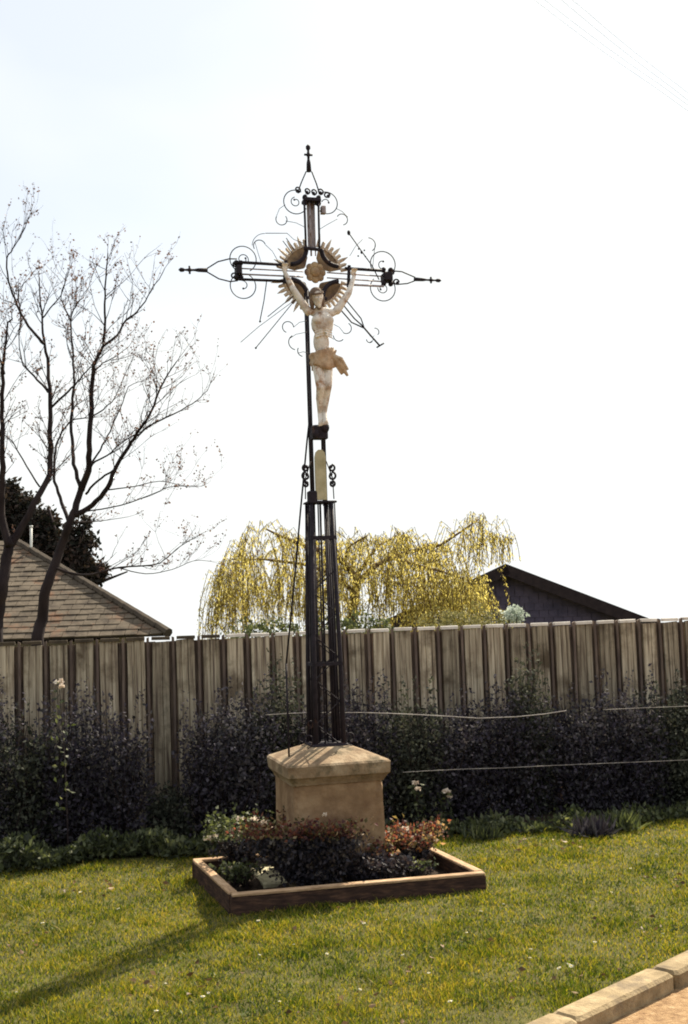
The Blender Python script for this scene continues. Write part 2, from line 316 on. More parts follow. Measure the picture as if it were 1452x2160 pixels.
# ------------------------------------------------------------------ pedestal
ped = thing('stone_pedestal', 'square sandy stone pedestal with moulded cap standing in the flower bed', 'pedestal', C0, CA)
def square_stack(levels, name, mat, par, n=22):
    from mathutils import noise as ns
    LV = []                                     # refine the profile
    for (h0, z0), (h1, z1) in zip(levels, levels[1:]):
        k = max(1, int(math.hypot(h1 - h0, z1 - z0) / .03))
        for q in range(k): LV.append((h0 + (h1 - h0) * q / k, z0 + (z1 - z0) * q / k))
    LV.append(levels[-1]); m = M(); v = []
    for hw, z in LV:
        for i in range(4 * n):
            sd, t = divmod(i, n); t = t / n * 2 - 1
            x, y = [(t, -1), (1, t), (-t, 1), (-1, -t)][sd]
            c = 1 - .016 * max(0, (abs(t) - .94) / .06); P = Vector((x * hw * c, y * hw * c, z))
            d = ns.noise(P * 9) * .0035 + ns.noise(P * 31) * .0018
            chip = max(0, ns.noise(P * 14 + Vector((5, 2, 1))) - .32) * (.035 if abs(t) > .88 else .008)
            P.x *= 1 + (d - chip) / max(hw, .2); P.y *= 1 + (d - chip) / max(hw, .2); v.append(P)
    f = []; N = 4 * n
    for j in range(len(LV) - 1):
        for i in range(N): f.append((j * N + i, j * N + (i + 1) % N, (j + 1) * N + (i + 1) % N, (j + 1) * N + i))
    f.append(tuple(range(N - 1, -1, -1))); f.append(tuple((len(LV) - 1) * N + i for i in range(N)))
    m.add(v, f); return m.build(name, mat, par)
square_stack([(.298, .03), (.296, .10), (.280, .115), (.276, .62)], 'shaft_block', MT['stone'], ped)
square_stack([(.284, .622), (.288, .635), (.304, .66), (.316, .672), (.320, .735), (.310, .746), (.20, .790), (.125, .818), (.118, .822)], 'cap_stone', MT['stone_cap'], ped)
slab = M(); slab.bbox((-.02, .14, .022), (.84, .52, .05), .01); slab.build('footing_slab', MT['plaque'], ped)

# ------------------------------------------------------------------ flower bed
bc = onz(488, 1892, .10)
BW, BD = 1.47, 1.03
bed = thing('flower_bed', 'rectangular flower bed edged with brown boards around the stone pedestal', 'flower bed', (bc.x, bc.y, 0), CA - radians(1))
BQ = [Vector((0, 0, 0)), onz(1026, 1845, .10) - bc, Vector((.43, 7.95, .1)) - bc, onz(405, 1816, .10) - bc]      # the edging is a little out of square
_Ri = Matrix.Rotation(-(CA - radians(1)), 3, 'Z'); BQ = [_Ri @ Vector((p.x, p.y, 0)) for p in BQ]
T = .046; H_ = .135
for i in range(4):
    a, b = BQ[i], BQ[(i + 1) % 4]; d = b - a; Lb = d.length; inn = Vector((-d.y, d.x, 0)).normalized()
    sh = 0 if i % 2 == 0 else T * 1.02
    rz_ = random.uniform(-.012, .012)
    m = M(); m.bbox((0, 0, 0), (Lb - 2 * sh - .012, T + .006, .014), .004); o = m.build('border_lit_top', MT['border_lit_top'], bed); o.location = (a + b) / 2 + inn * T / 2 + Vector((0, 0, .106 + (.003 if i % 2 else 0))); o.rotation_euler = (rz_, 0, atan2(d.y, d.x))  # added top strip that carries the rim's painted sunlit tone
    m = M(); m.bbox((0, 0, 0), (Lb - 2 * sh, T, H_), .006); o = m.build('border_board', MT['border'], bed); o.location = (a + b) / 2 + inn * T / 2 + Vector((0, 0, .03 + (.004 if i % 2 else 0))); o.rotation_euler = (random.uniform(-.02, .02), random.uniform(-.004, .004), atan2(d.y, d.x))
m = M(); nx, ny = 40, 28
for j in range(ny):
    for i in range(nx):
        u, v = .02 + .96 * i / (nx - 1), .02 + .96 * j / (ny - 1); q = BQ[0].lerp(BQ[1], u).lerp(BQ[3].lerp(BQ[2], u), v)
        m.v.append((q.x, q.y, .022 + random.uniform(-.012, .016) + .012 * sin(q.x * 9) * cos(q.y * 7)))
for j in range(ny - 1):
    for i in range(nx - 1): m.f.append((j * nx + i, j * nx + i + 1, (j + 1) * nx + i + 1, (j + 1) * nx + i))
m.build('soil', MT['soil'], bed, kind='stuff')

# ------------------------------------------------------------------ wayside cross
cross = thing('wayside_cross', 'tall openwork wrought iron wayside cross carrying a pale figure, on the stone pedestal', 'cross', C0, CA)
IR = MT['iron']
def rod(pxs, r=.006, mat=IR, name='rod', yl=0.0, n=6, kind=None):
    m = M(); m.tube([loc(p, yl) if len(p) == 2 else Vector(p) for p in pxs], r, n); return m.build(name, mat, cross, True)
PXM = 1 / 333.0                                  # metres per photo pixel at the cross
def arc(c, r, a0, a1, rad=.004, yl=0.0, n=22, spiral=0.0, name='scroll', mat=IR, tail=None):
    cc = loc(c, yl); m = M(); pts = []; rr = r * PXM
    for i in range(n + 1):
        t = i / n; a = radians(a0 + (a1 - a0) * t); q = rr * (1 - spiral * t); pts.append(cc + Vector((q * cos(a), 0, q * sin(a))))
    m.tube(pts, rad, 5)
    if spiral: m.ell(pts[-1], (rad * 2.2,) * 3, None, 8, 6)
    return m.build(name, mat, cross, True)
def blob(p, r, name='boss', yl=0.0, mat=IR, sq=(1, 1, 1)):
    m = M(); m.ell(loc(p, yl), (r * sq[0], r * sq[1], r * sq[2]), None, 10, 8); return m.build(name, mat, cross, True)

# lower shaft: a square cage of bars on the pedestal, narrower cage above the platform
zp = loc((678, 1060)).z; zf = loc((675, 905)).z; ztop = loc((658, 430)).z; zc = loc((663, 577)).z
for sx in (-1, 1):
    for sy in (-1, 1):
        m = M(); a, b = .088, .064
        m.tube([(sx * a, sy * a, .76), (sx * (a - .005), sy * (a - .005), 1.35), (sx * b, sy * b, zp)], [.017, .0145, .0115], 8); m.build('post', IR, cross, True)
        m = M(); m.tube([(sx * (a + .012), sy * .05, .77), (sx * (a + .002), sy * .045, 1.5), (sx * (b + .012), sy * .04, zp)], .006, 6); m.build('side_rod', IR, cross, True)
        m = M(); m.tube([(sx * .040, sy * .03, zp - .02), (sx * .042, sy * .03, zc - .12)], .008, 6); m.build('post', IR, cross, True)
for sx, sy, r_ in ((-1, -.066, .005), (1, -.066, .005), (-1, .066, .007), (1, .066, .007), (-2.1, 0, .010), (2.1, 0, .010)):
    m = M(); m.tube([(sx * .024, sy, .78), (sx * .02, sy * .8, zp)], r_, 6); m.build('inner_rod', IR, cross, True)
for z, a in ((.83, .100), (1.32, .092), (2.10, .076)):        # collars
    m = M()
    for sx, sy, d in ((0, -1, (2 * a, .008, .022)), (0, 1, (2 * a, .008, .022)), (-1, 0, (.008, 2 * a, .022)), (1, 0, (.008, 2 * a, .022))):
        m.box((sx * a, sy * a, z), d)
    m.build('collar', IR, cross)
for sy in (-.07, .07):                           # zigzag bars filling the cage
    m = M(); z = .82; q = 1; P = [(.075, sy, z)]
    while z < 1.9: z += .135; q = -q; P.append((q * .075, sy, z))
    m.tube(P, .0055, 5); m.build('lattice', IR, cross)
m = M(); m.bbox((0, 0, .824), (.225, .225, .022), .006); m.build('base_plate', IR, cross)
m = M(); m.bbox((.006, 0, zp), (.185, .15, .012), .004); m.build('platform', IR, cross)
m = M(); m.bbox((-.055, -.05, zp + .03), (.055, .06, .075), .006); m.build('bracket', IR, cross)
# scrolls round the foot of the cage
for sx in (-1, 1):
    for sy in (-1, 1):
        for q, (dx, zz, r) in enumerate(((.135, .86, .045), (.12, .96, .026))):
            m = M(); pts = []
            for i in range(20):
                a = radians(-100 + 19 * i * 1.05) ; rr = r * (1 - .028 * i)
                pts.append((sx * (dx - rr * cos(a) * .8 + .0), sy * .09 - sy * .01, zz + rr * sin(a)))
            m.tube(pts, .0045, 5); m.build('scroll', IR, cross, True)
# platform scroll clusters and plaque
for sx in (-1, 1):
    for dz, r in ((.215, .022), (.165, .027), (.115, .02)):
        m = M(); pts = []
        for i in range(16):
            a = radians(90 - 22 * i); rr = r * (1 - .035 * i); pts.append((sx * (.072 + .012 + rr * cos(a)), -.02, zp + dz + rr * sin(a)))
        m.tube(pts, .0075, 5); m.ell(pts[-1], (.012,) * 3, None, 8, 6); m.build('scroll', IR, cross, True)
    m = M(); m.tube([(sx * .05, -.02, zp + .26), (sx * .088, -.02, zp + .15), (sx * .092, -.02, zp + .02)], .004, 5); m.build('rod', IR, cross, True)
pq = M(); zq = zp + .01
for a, b in (((.034, zq), (.034, zq)),):
    pts = [(-.034, zq), (.034, zq), (.034, zq + .27), (.027, zq + .30), (.012, zq + .315), (-.012, zq + .315), (-.027, zq + .30), (-.034, zq + .27)]
    n = len(pts); pq.add([(x, -.075, z) for x, z in pts] + [(x, -.05, z) for x, z in pts], [tuple(range(n)), tuple(range(2 * n - 1, n - 1, -1))] + [(i, i + n, (i + 1) % n + n, (i + 1) % n) for i in range(n)])
pq.build('plaque', MT['plaque'], cross)
m = M(); m.bbox((.0, -.055, zf - .03), (.10, .09, .085), .01); m.ell((.03, -.09, zf - .005), (.03, .03, .035)); m.ell((-.03, -.09, zf - .045), (.025, .025, .03)); m.build('foot_rest', IR, cross)
# stay rods
rod([(655, 868), (648, 930), (634, 1080), (620, 1240), (604, 1400)], .006, name='stay_rod', yl=-.02)
m = M(); a = loc((604, 1400), -.02); m.tube([a, (-.25, -.05, .77)], .0065, 6); m.build('stay_rod', IR, cross, True)
rod([(706, 1062), (711, 1180), (716, 1320), (720, 1480)], .0045, name='stay_rod', yl=.02)

# arms
def arm(points, r, mat, name='arm_bar', yl=0.0): rod(points, r, mat, name, yl)
for yl in (-.03, .03):
    arm([(642, 418), (646, 530)], .0075, IR, yl=yl); arm([(672, 418), (674, 525)], .0075, IR, yl=yl)
    arm([(500, 553), (608, 559)], .010, IR, yl=yl); arm([(502, 589), (602, 593)], .009, IR, yl=yl)
    arm([(728, 566), (808, 571)], .010, IR, yl=yl); arm([(728, 600), (810, 604)], .007, MT['iron_grey'], yl=yl)
arm([(653, 425), (657, 540)], .006, MT['iron_grey'], yl=-.01); arm([(663, 425), (666, 540)], .004, MT['iron_grey'], yl=-.01)
arm([(504, 566), (640, 573)], .0045, MT['iron_grey'], yl=-.01); arm([(504, 578), (640, 584)], .0055, MT['iron_grey'], yl=-.01)
arm([(690, 575), (808, 583)], .0045, MT['iron_grey'], yl=-.01); arm([(690, 586), (808, 594)], .0045, MT['iron_grey'], yl=-.01)
for p, q in (((641, 523), (676, 527)), ((604, 550), (600, 597)), ((737, 560), (735, 606)), ((646, 628), (690, 630))):
    m = M(); m.tube([loc(p, -.035), loc(q, -.035)], .011, 6); m.build('tie_bar', IR, cross)

# ends of the three arms: clump, tapering rods, finial, rings
def finial(base, tip, wide, cr):
    A, B = loc(base), loc(tip); t = (B - A); Lr = t.length; t.normalize()
    pts, rr = [], []
    for k, r in ((0, wide), (.32, wide * .85), (.46, wide * .5), (.56, wide * .55), (.58, cr), (.66, cr), (.68, wide * .6), (.78, wide * .42), (.84, wide * .9), (.93, wide * .95), (1, wide * .25)):
        pts.append(A + t * Lr * k); rr.append(r)
    m = M(); m.tube(pts, rr, 10)
    s = Vector((-t.z, 0, t.x)); m.tube([A + t * Lr * .62 - s * cr * 2.1, A + t * Lr * .62 + s * cr * 2.1], [.007] * 2, 6)
    m.build('finial', IR, cross, True)
finial((652, 362), (650, 305), .0165, .013)
finial((438, 570), (377, 569), .0145, .012)
finial((874, 589), (931, 592), .013, .010)
for pts in (((646, 362), (636, 385), (630, 402)), ((658, 362), (668, 388), (674, 408)), ((436, 567), (460, 552), (484, 546), (500, 546)), ((436, 573), (462, 588), (486, 594), (502, 592)),
            ((876, 585), (848, 573), (824, 571)), ((876, 592), (860, 598), (838, 600), (820, 596))):
    rod(pts, .0045, name='taper_rod')
for c, rw, rh in (((657, 424), .056, .025), ((503, 571), .018, .062), ((816, 585), .030, .060)):
    m = M(); p = loc(c); m.bbox(p, (2 * rw, .09, 2 * rh * .45), .006)
    for dx, dz in ((-1, 1), (1, 1), (-1, -1), (1, -1)): m.ell(p + Vector((dx * rw * .8, -.01, dz * rh * .75)), (.016, .03, .017))
    m.build('collar_block', IR, cross)
a, b = loc((653, 430), .012), loc((657, 526), .012); m = M(); m.box((a + b) / 2 + Vector((.006, 0, 0)), (.052, .004, (a - b).length)); m.build('back_plate', MT['iron_grey'], cross)
m = M(); p = loc((682, 443)); m.bbox(p, (.03, .04, .05), .004); m.build('collar_block', MT['iron_grey'], cross)
for c in ((648, 403), (662, 405), (628, 400), (676, 404)): arc(c, 7, -90, 260, .0055, spiral=.55)
for c in ((690, 412), (497, 558), (494, 582), (826, 574), (836, 595)): arc(c, 7, 0, 330, .0055, spiral=.5)
for c, r, a0, a1 in (((624, 426), 26, 60, 330), ((689, 428), 24, 130, -140), ((513, 547), 28, -60, 235), ((513, 603), 27, 60, -235), ((808, 557), 28, 215, -70), ((808, 608), 28, -225, 60)):
    arc(c, r, a0, a1, .0036)
    arc(c, r * .42, a0 + 40, a1 + 150, .0032, spiral=.5)
for c, r, a0, a1 in (((594, 463), 12, 150, 400), ((722, 463), 12, 150, -80), ((548, 519), 13, 20, 210), ((778, 516), 15, 90, -60), ((608, 690), 12, 0, 250), ((625, 722), 16, 120, 260), ((640, 740), 12, 150, 260), ((730, 692), 12, 60, -120), ((715, 708), 12, 180, 320), ((792, 700), 8, 100, -50), ((780, 716), 7, 180, 330)):
    arc(c, r, a0, a1, .0032)
rod([(735, 490), (763, 530), (785, 560), (800, 590)], .0038, name='cross_rod', yl=-.05)
for p, r in (((736, 491), .014), ((763, 532), .010)):
    blob(p, r, yl=-.05, sq=(.8, .8, 1.2))
for p in ((757, 525), (769, 528), (756, 540), (771, 541)): blob(p, .006, yl=-.05)
arc((560, 520), 28, 90, 178, .0022); rod([(560, 492), (606, 492)], .0024); rod([(597, 508), (618, 536)], .003); rod([(604, 502), (622, 528)], .003)
for pts, r in ((((728, 630), (762, 672), (768, 690)), .0042), (((722, 640), (748, 672), (768, 690)), .0048), (((716, 650), (742, 680), (768, 692)), .0048), (((768, 691), (786, 712), (802, 730)), .006),
               (((795, 733), (810, 724)), .006), (((563, 592), (557, 635), (548, 680)), .0035), (((622, 622), (565, 668)), .003), (((625, 630), (580, 685), (539, 735)), .0032), (((618, 636), (545, 690), (508, 722)), .0022)):
    rod(pts, r, yl=.01, name='brace_rod')
blob((549, 678), .007, yl=.01); blob((540, 734), .007, yl=.01)

# thin ties that hold the outer scrolls to the frame
for pts in (((603, 466), (625, 470), (645, 480)), ((583, 457), (590, 440), (602, 432)), ((712, 462), (690, 474), (674, 484)), ((734, 458), (722, 446), (710, 440)), ((538, 510), (545, 535), (552, 556)), ((560, 516), (575, 530), (590, 557)),
            ((792, 512), (790, 530), (786, 568)), ((765, 505), (750, 520), (738, 540)), ((620, 690), (632, 680), (650, 676)), ((610, 715), (625, 705), (650, 700)), ((628, 745), (640, 742), (655, 746)), ((726, 703), (716, 690), (704, 684)), ((704, 716), (700, 712), (700, 700)),
            ((790, 708), (785, 712), (780, 708)), ((778, 723), (784, 720), (788, 716)), ((606, 492), (620, 505), (640, 513))):
    rod(pts, .0019, name='tie_rod', yl=.005)

# glory of rays behind the crossing, four curved gussets, rosette
gc = Vector((loc((663, 577)).x, .045, zc))
gl = M()
for q in range(4):                               # four quadrant plates
    a0 = radians(q * 90 + 14); a1 = radians(q * 90 + 76); n = 12; V = []
    for i in range(n + 1):
        a = a0 + (a1 - a0) * i / n
        k = 1 - ((a - (a0 + a1) / 2) / ((a1 - a0) / 2)) ** 2
        r0 = .120 - .05 * k
        for r, y in ((r0, 0), (.205, 0), (.205, .006), (r0, .006)): V.append(gc + Vector((r * cos(a), y, r * sin(a))))
    gl.add(V, [(i * 4 + j, i * 4 + (j + 1) % 4, i * 4 + 4 + (j + 1) % 4, i * 4 + 4 + j) for i in range(n) for j in range(4)] + [(3, 2, 1, 0), (n * 4, n * 4 + 1, n * 4 + 2, n * 4 + 3)])
gl.build('glory_plate', MT['gilt'], cross)
for i in range(44):                              # rays
    a = 2 * pi * (i + .5) / 44; da = (a % (pi / 2))
    if da < .20 or da > pi / 2 - .20: continue
    Lr = (.275 if i % 2 else .238) + random.uniform(-.008, .008); w = .0135
    c, s = cos(a), sin(a); V = []
    for r, ww in ((.19, w), (.235, w * .8), (Lr, .0012)):
        for sg, y in ((-1, 0), (1, 0), (0, -.008)):
            V.append(gc + Vector((r * c - sg * ww * s, y - .002, r * s + sg * ww * c)))
    m = M(); m.add(V, [(0, 2, 1), (6, 7, 8)] + [(k * 3 + a_, k * 3 + b_, k * 3 + 3 + b_, k * 3 + 3 + a_) for k in range(2) for a_, b_ in ((0, 1), (1, 2), (2, 0))])
    m.build('ray', MT['ray'], cross)
for q in range(4):                               # curved gusset bars
    sx, sz = [(1, 1), (-1, 1), (-1, -1), (1, -1)][q]
    m = M(); cc = gc + Vector((sx * .155, -.06, sz * .155)); pts = []
    for i in range(13):
        a = pi / 2 * i / 12; pts.append(cc + Vector((-sx * .105 * cos(a), 0, -sz * .105 * sin(a))))
    m.tube(pts, .0155, 6); m.build('gusset', IR, cross, True)
m = M(); R90 = Matrix.Rotation(pi / 2, 3, 'X')
for i in range(8):
    a = 2 * pi * i / 8; m.ell(gc + Vector((.045 * cos(a), -.07, .045 * sin(a))), (.026, .012, .026), None, 8, 6)
m.ell(gc + Vector((0, -.078, 0)), (.032, .018, .032), None, 12, 8)
m.build('rosette', MT['gilt'], cross, True)

# the figure: one continuous surface
def L3(px, y): return loc(px, y)
fg = M(); yb = -.115
head = L3((669, 630), yb - .045); neck = L3((679, 655), yb)
SL, SR = L3((650, 657), yb), L3((711, 655), yb)
EL, ER = L3((620, 612), yb + .01), L3((736, 618), yb + .01)
HL, HR = L3((600, 572), yb + .055), L3((747, 583), yb + .055)
for A, E, Hn, s in ((SL, EL, HL, -1), (SR, ER, HR, 1)):
    fg.capsule(A, E, .0275, .0205); fg.capsule(E, Hn, .020, .0125)
    pm = Hn + Vector((s * -.002, -.004, .016)); fg.ell(pm, (.017, .008, .020))
    for j in range(4):
        b = pm + Vector(((j - 1.5) * .0085, -.003, .013)); k = b + Vector(((j - 1.5) * .003, -.010, .012 + (.003 if j in (1, 2) else 0))); e = k + Vector((0, -.012, -.001))
        fg.capsule(b, k, .0048, .0045, 6); fg.capsule(k, e, .0045, .004, 6)
    tb = pm + Vector((-s * .013, -.003, -.004)); fg.capsule(tb, tb + Vector((-s * .010, -.010, .012)), .0052, .0044, 6)
ch = L3((680, 684), yb - .012); ab = L3((678, 722), yb - .004); hp = L3((680, 755), yb)
fg.ell(ch, (.073, .050, .085)); fg.ell(ch + Vector((-.032, -.026, .02)), (.038, .025, .034)); fg.ell(ch + Vector((.032, -.026, .02)), (.038, .025, .034))
fg.ell(ab, (.052, .038, .085)); fg.ell(hp, (.062, .045, .055))
fg.ell((SL + SR) / 2 + Vector((0, .004, -.01)), (.095, .03, .035))
for s in (-1, 1):
    for j in range(4): fg.capsule(ch + Vector((s * .014, -.0405, -.030 - j * .016)), ch + Vector((s * .054, -.022, -.042 - j * .016)), .006, .005, 6)
fg.capsule(neck - Vector((0, 0, .02)), head + Vector((.004, .02, -.01)), .026, .022)
Rh = Matrix.Rotation(radians(22), 3, 'X') @ Matrix.Rotation(radians(-10), 3, 'Y')
fg.ell(head + Vector((0, .004, .012)), (.039, .046, .052), Rh, 16, 12)
def hd(x, y, z): return head + Rh @ Vector((x, y, z))
fg.ell(hd(0, -.026, -.022), (.024, .022, .030), Rh); fg.ell(hd(0, -.047, -.004), (.006, .010, .013), Rh, 8, 6)
fg.ell(hd(0, -.040, .010), (.026, .008, .005), Rh, 10, 6)
for s in (-1, 1): fg.ell(hd(s * .013, -.040, .002), (.007, .005, .004), Rh, 8, 6); fg.ell(hd(s * .038, .004, -.002), (.005, .009, .013), Rh, 8, 6)
fg.ell(hd(0, -.044, -.019), (.011, .005, .004), Rh, 8, 6); fg.ell(hd(0, -.040, -.040), (.013, .012, .018), Rh, 8, 6)
KL, KR = L3((676, 818), yb - .055), L3((692, 814), yb - .05)
AL, AR = L3((675, 873), yb - .005), L3((685, 871), yb - .02)
for hx, K, A in ((-.03, KL, AL), (.03, KR, AR)):
    h0 = hp + Vector((hx, 0, -.02)); fg.capsule(h0, K, .040, .0265); fg.capsule(K, K.lerp(A, .4) + Vector((0, .012, 0)), .026, .024); fg.capsule(K.lerp(A, .4) + Vector((0, .012, 0)), A, .024, .014)
for A, sx, dy in ((AL, -.004, 0), (AR, -.006, -.012)):
    F1 = A + Vector((sx, -.030 + dy, -.062)); fg.capsule(A, F1, .015, .014)
    for j in range(5): fg.capsule(F1 + Vector(((j - 2) * .0065, 0, 0)), F1 + Vector(((j - 2) * .0075, -.008, -.020 + abs(j - 1) * .003)), .0052, .0042, 6)
fig = fg.build('figure', MT['figure'], cross, True); fig['label'] = 'pale weathered figure with raised arms nailed to the cross'
md = fig.modifiers.new('union', 'REMESH'); md.mode = 'VOXEL'; md.voxel_size = .0036; md.use_smooth_shade = True
sm = fig.modifiers.new('soften', 'SMOOTH'); sm.factor = .5; sm.iterations = 2
hr = M()                                          # hair, beard and crown
hr.ell(hd(0, .016, .030), (.042, .042, .041), Rh, 14, 10); hr.ell(hd(-.033, .012, -.018), (.017, .026, .048), Rh); hr.ell(hd(.033, .012, -.018), (.017, .026, .048), Rh)
hr.ell(hd(0, -.034, -.045), (.017, .015, .022), Rh)
h_ = hr.build('hair', MT['hair'], fig, True); md = h_.modifiers.new('u', 'REMESH'); md.mode = 'VOXEL'; md.voxel_size = .004; md.use_smooth_shade = True
cw = M()
for k in range(3): cw.tube([hd(.042 * cos(2 * pi * i / 20), -.001 + .046 * sin(2 * pi * i / 20), .037 + .005 * sin(i * 1.7 + k * 2)) for i in range(21)], .0035, 5)
cw.build('crown', MT['hair'], fig)
cl = M(); n = 28; rings = []                      # loincloth: folded wrap and a flying knot at one hip
for j in range(7):
    t = j / 6; z = hp.z + .045 - t * .115; V = []
    for i in range(n):
        a = 2 * pi * i / n; fold = .0075 * sin(a * 6 + t * 5) + .0055 * sin(a * 11 - t * 7)
        V.append((hp.x + (.070 - .004 * t + fold) * cos(a), hp.y - .004 * t * 3 + (.053 + fold) * sin(a), z + .020 * cos(a) * (1 - t) + .016 * sin(a * 2 + 1) * t))
    rings += V
cl.add(rings, [(j * n + i, j * n + (i + 1) % n, (j + 1) * n + (i + 1) % n, (j + 1) * n + i) for j in range(6) for i in range(n)])
lc = cl.build('loincloth', MT['cloth'], fig, True); so = lc.modifiers.new('t', 'SOLIDIFY'); so.thickness = .006
kn = M(); k0 = L3((700, 750), yb - .03)
for dy, e, m_, w in ((-.01, (734, 793), (718, 768), 0.020), (.005, (722, 790), (712, 770), .018), (-.02, (735, 780), (720, 757), .014), (0, (710, 738), (706, 744), .011)):
    kn.tube([k0, L3(m_, yb - .04 + dy), L3(e, yb - .045 + dy)], [.016, w * .95, w * .45], 8)
kn.ell(k0, (.024, .022, .026)); kn_ = kn.build('cloth_knot', MT['cloth'], fig, True)
md = kn_.modifiers.new('u', 'REMESH'); md.mode = 'VOXEL'; md.voxel_size = .004; md.use_smooth_shade = True

# ------------------------------------------------------------------ fence
FA = math.atan(.2); FY = 9.6
fn = thing('board_fence', 'long fence of weathered grey-brown vertical boards with dark battens behind the dark hedge', 'fence', (0, FY, 0), FA)
def fence_mesh(w, th, h, seed, cham=.004):
    m = M(); r = random.Random(seed); n = 6; tilt = r.uniform(-.01, .01); grooves = sorted(r.choice(((-.22, .15), (-.28, 0, .25), (.1,), (-.1, .28), (-.3, .05))) if w > .1 else ())
    v = []
    for j in range(n + 1):
        z = h * j / n; dx = r.uniform(-.0025, .0025)
        P = [(-.5, th / 2), (-.5, -th / 2 + cham), (-.47, -th / 2)]
        for g in grooves: P += [(g - .045, -th / 2), (g, -th / 2 + .007), (g + .03, -th / 2 - .002)]
        P += [(.47, -th / 2), (.5, -th / 2 + cham), (.5, th / 2)]; K = len(P)
        zz = z + (tilt * 0 if j < n else 0)
        v += [(x * w + dx, y, zz + (tilt * x if j == n else 0)) for x, y in P]
    f = [(j * K + i, j * K + (i + 1) % K, j * K + K + (i + 1) % K, j * K + K + i) for j in range(n) for i in range(K)] + [tuple(range(K - 1, -1, -1)), tuple(n * K + i for i in range(K))]
    m.add(v, f); me = bpy.data.meshes.new('board'); me.from_pydata(m.v, [], m.f); me.update(); return me
PIT = .195; FH = 1.50
bmesh_ = [fence_mesh(.130 + .0035 * (k % 4), .022, FH, k) for k in range(8)]
tmesh_ = [fence_mesh(.020, .028, FH + .022, 20 + k) for k in range(3)]
rmesh_ = fence_mesh(.115, .018, FH - .006, 33)
for me in bmesh_: me.materials.append(MT['fence'])
for me in tmesh_: me.materials.append(MT['batten'])
rmesh_.materials.append(MT['batten'])
capm = M(); capm.bbox((0, 0, 0), (PIT - .052, .045, .026), .004); cme = bpy.data.meshes.new('cap'); cme.from_pydata(capm.v, [], capm.f); cme.materials.append(MT['cap'])
cme2 = cme.copy(); cme2.materials.clear(); cme2.materials.append(MT['cap_dark'])
for i in range(-24, 26):
    x = i * PIT + .066
    o = link('board', bmesh_[(i * 5 + i // 3) % 8], None, fn); o.location = (x + random.uniform(-.004, .004), random.uniform(-.006, .006), -.04 + random.uniform(-.014, .004)); o.rotation_euler = (random.uniform(-.004, .004), random.uniform(-.006, .006), random.uniform(-.06, .06)); o.scale.x = random.uniform(.93, 1.06)
    o = link('back_board', rmesh_, None, fn); o.location = (x + PIT / 2, .030, -.045)
    o = link('batten', tmesh_[i % 3], None, fn); o.location = (x + PIT / 2, -.003, -.04); o.rotation_euler = (0, random.uniform(-.004, .004), 0)
    pale = x > -.95
    o = link('cap_strip', cme if pale else cme2, None, fn); o.location = (x, 0, FH - .026 + random.uniform(-.002, .002)); o.rotation_euler = (random.uniform(-.05, .02), random.uniform(-.018, .018), 0)
for z in (.35, 1.2):
    m = M(); m.box((0, .065, z), (50 * PIT, .05, .08)); m.build('rail', MT['batten'], fn)

# ------------------------------------------------------------------ hedge shrubs
def stems(m, base, tips, r0=.008, bend=.08, n=4):
    for t in tips:
        b = Vector(base) + Vector((random.uniform(-.06, .06), random.uniform(-.04, .04), 0)); t = Vector(t)
        mid = b.lerp(t, .5) + Vector((random.uniform(-bend, bend), random.uniform(-bend, bend), bend * .5))
        m.tube([b, b.lerp(mid, .6), mid, mid.lerp(t, .6), t], [r0, r0 * .85, r0 * .7, r0 * .5, r0 * .25], n)
def shrub(px, topy, w, n, label, Yoff=0.0, mat='shrub', name='shrub', cat='shrub', leaf=(.020, .044), sprig=9):
    X = at(px, 1500, 9.1 + (px - 726) / 2500 * 9 * .2 + Yoff).x; Y = 9.12 + X * .2 + Yoff
    top = at(px, topy, Y).z; base = Vector((X, Y, 0))
    t = thing(name, label, cat, base); r = np.random.default_rng(int(px) + 500)
    K = 30; ang = r.uniform(0, 2 * pi, K); rr = np.sqrt(r.uniform(0, 1, K)); zt = top * (1 - .45 * rr ** 2) * r.uniform(.60, 1.06, K)
    tips = np.stack([rr * np.cos(ang) * w, rr * np.sin(ang) * min(w, .34), zt], 1)
    m = M(); stems(m, (0, 0, -.02), tips[:26], .009); m.build('stem', MT['bark'], t, kind='stuff')
    # leaves along the stems and filling the body down to the ground
    a = int(n * .5); k = r.integers(0, K, a); s = r.uniform(.25, 1.02, a)[:, None]
    P1 = tips[k] * s + r.normal(size=(a, 3)) * np.array([.05, .04, .045])
    b = n - a; an = r.uniform(0, 2 * pi, b); q = np.sqrt(r.uniform(0, 1, b)); zz = r.uniform(0, 1, b) * top * (.93 - .24 * np.sin(an * 2 + px) ** 2)
    P2 = np.stack([q * np.cos(an) * w * 1.05, q * np.sin(an) * min(w, .32), zz], 1)
    P = np.concatenate([P1, P2]); 
    # thin sprigs above the body
    sp = []
    for _ in range(sprig):
        x, y = r.uniform(-w * .8, w * .8), r.uniform(-.2, .2); h = top * r.uniform(.95, 1.14)
        for z in np.arange(top * .7, h, .02): sp.append((x + r.normal() * .012, y + r.normal() * .012, z))
    P = np.concatenate([P, np.array(sp)]); P[:, 2] = np.maximum(P[:, 2], .02)
    D = r.normal(size=P.shape) + np.array([0, 0, .45]); L = r.uniform(*leaf, len(P))
    link('foliage', leaf_mesh('foliage', P, D, L, L * .30, r), MT[mat], t, 'stuff')
    return t
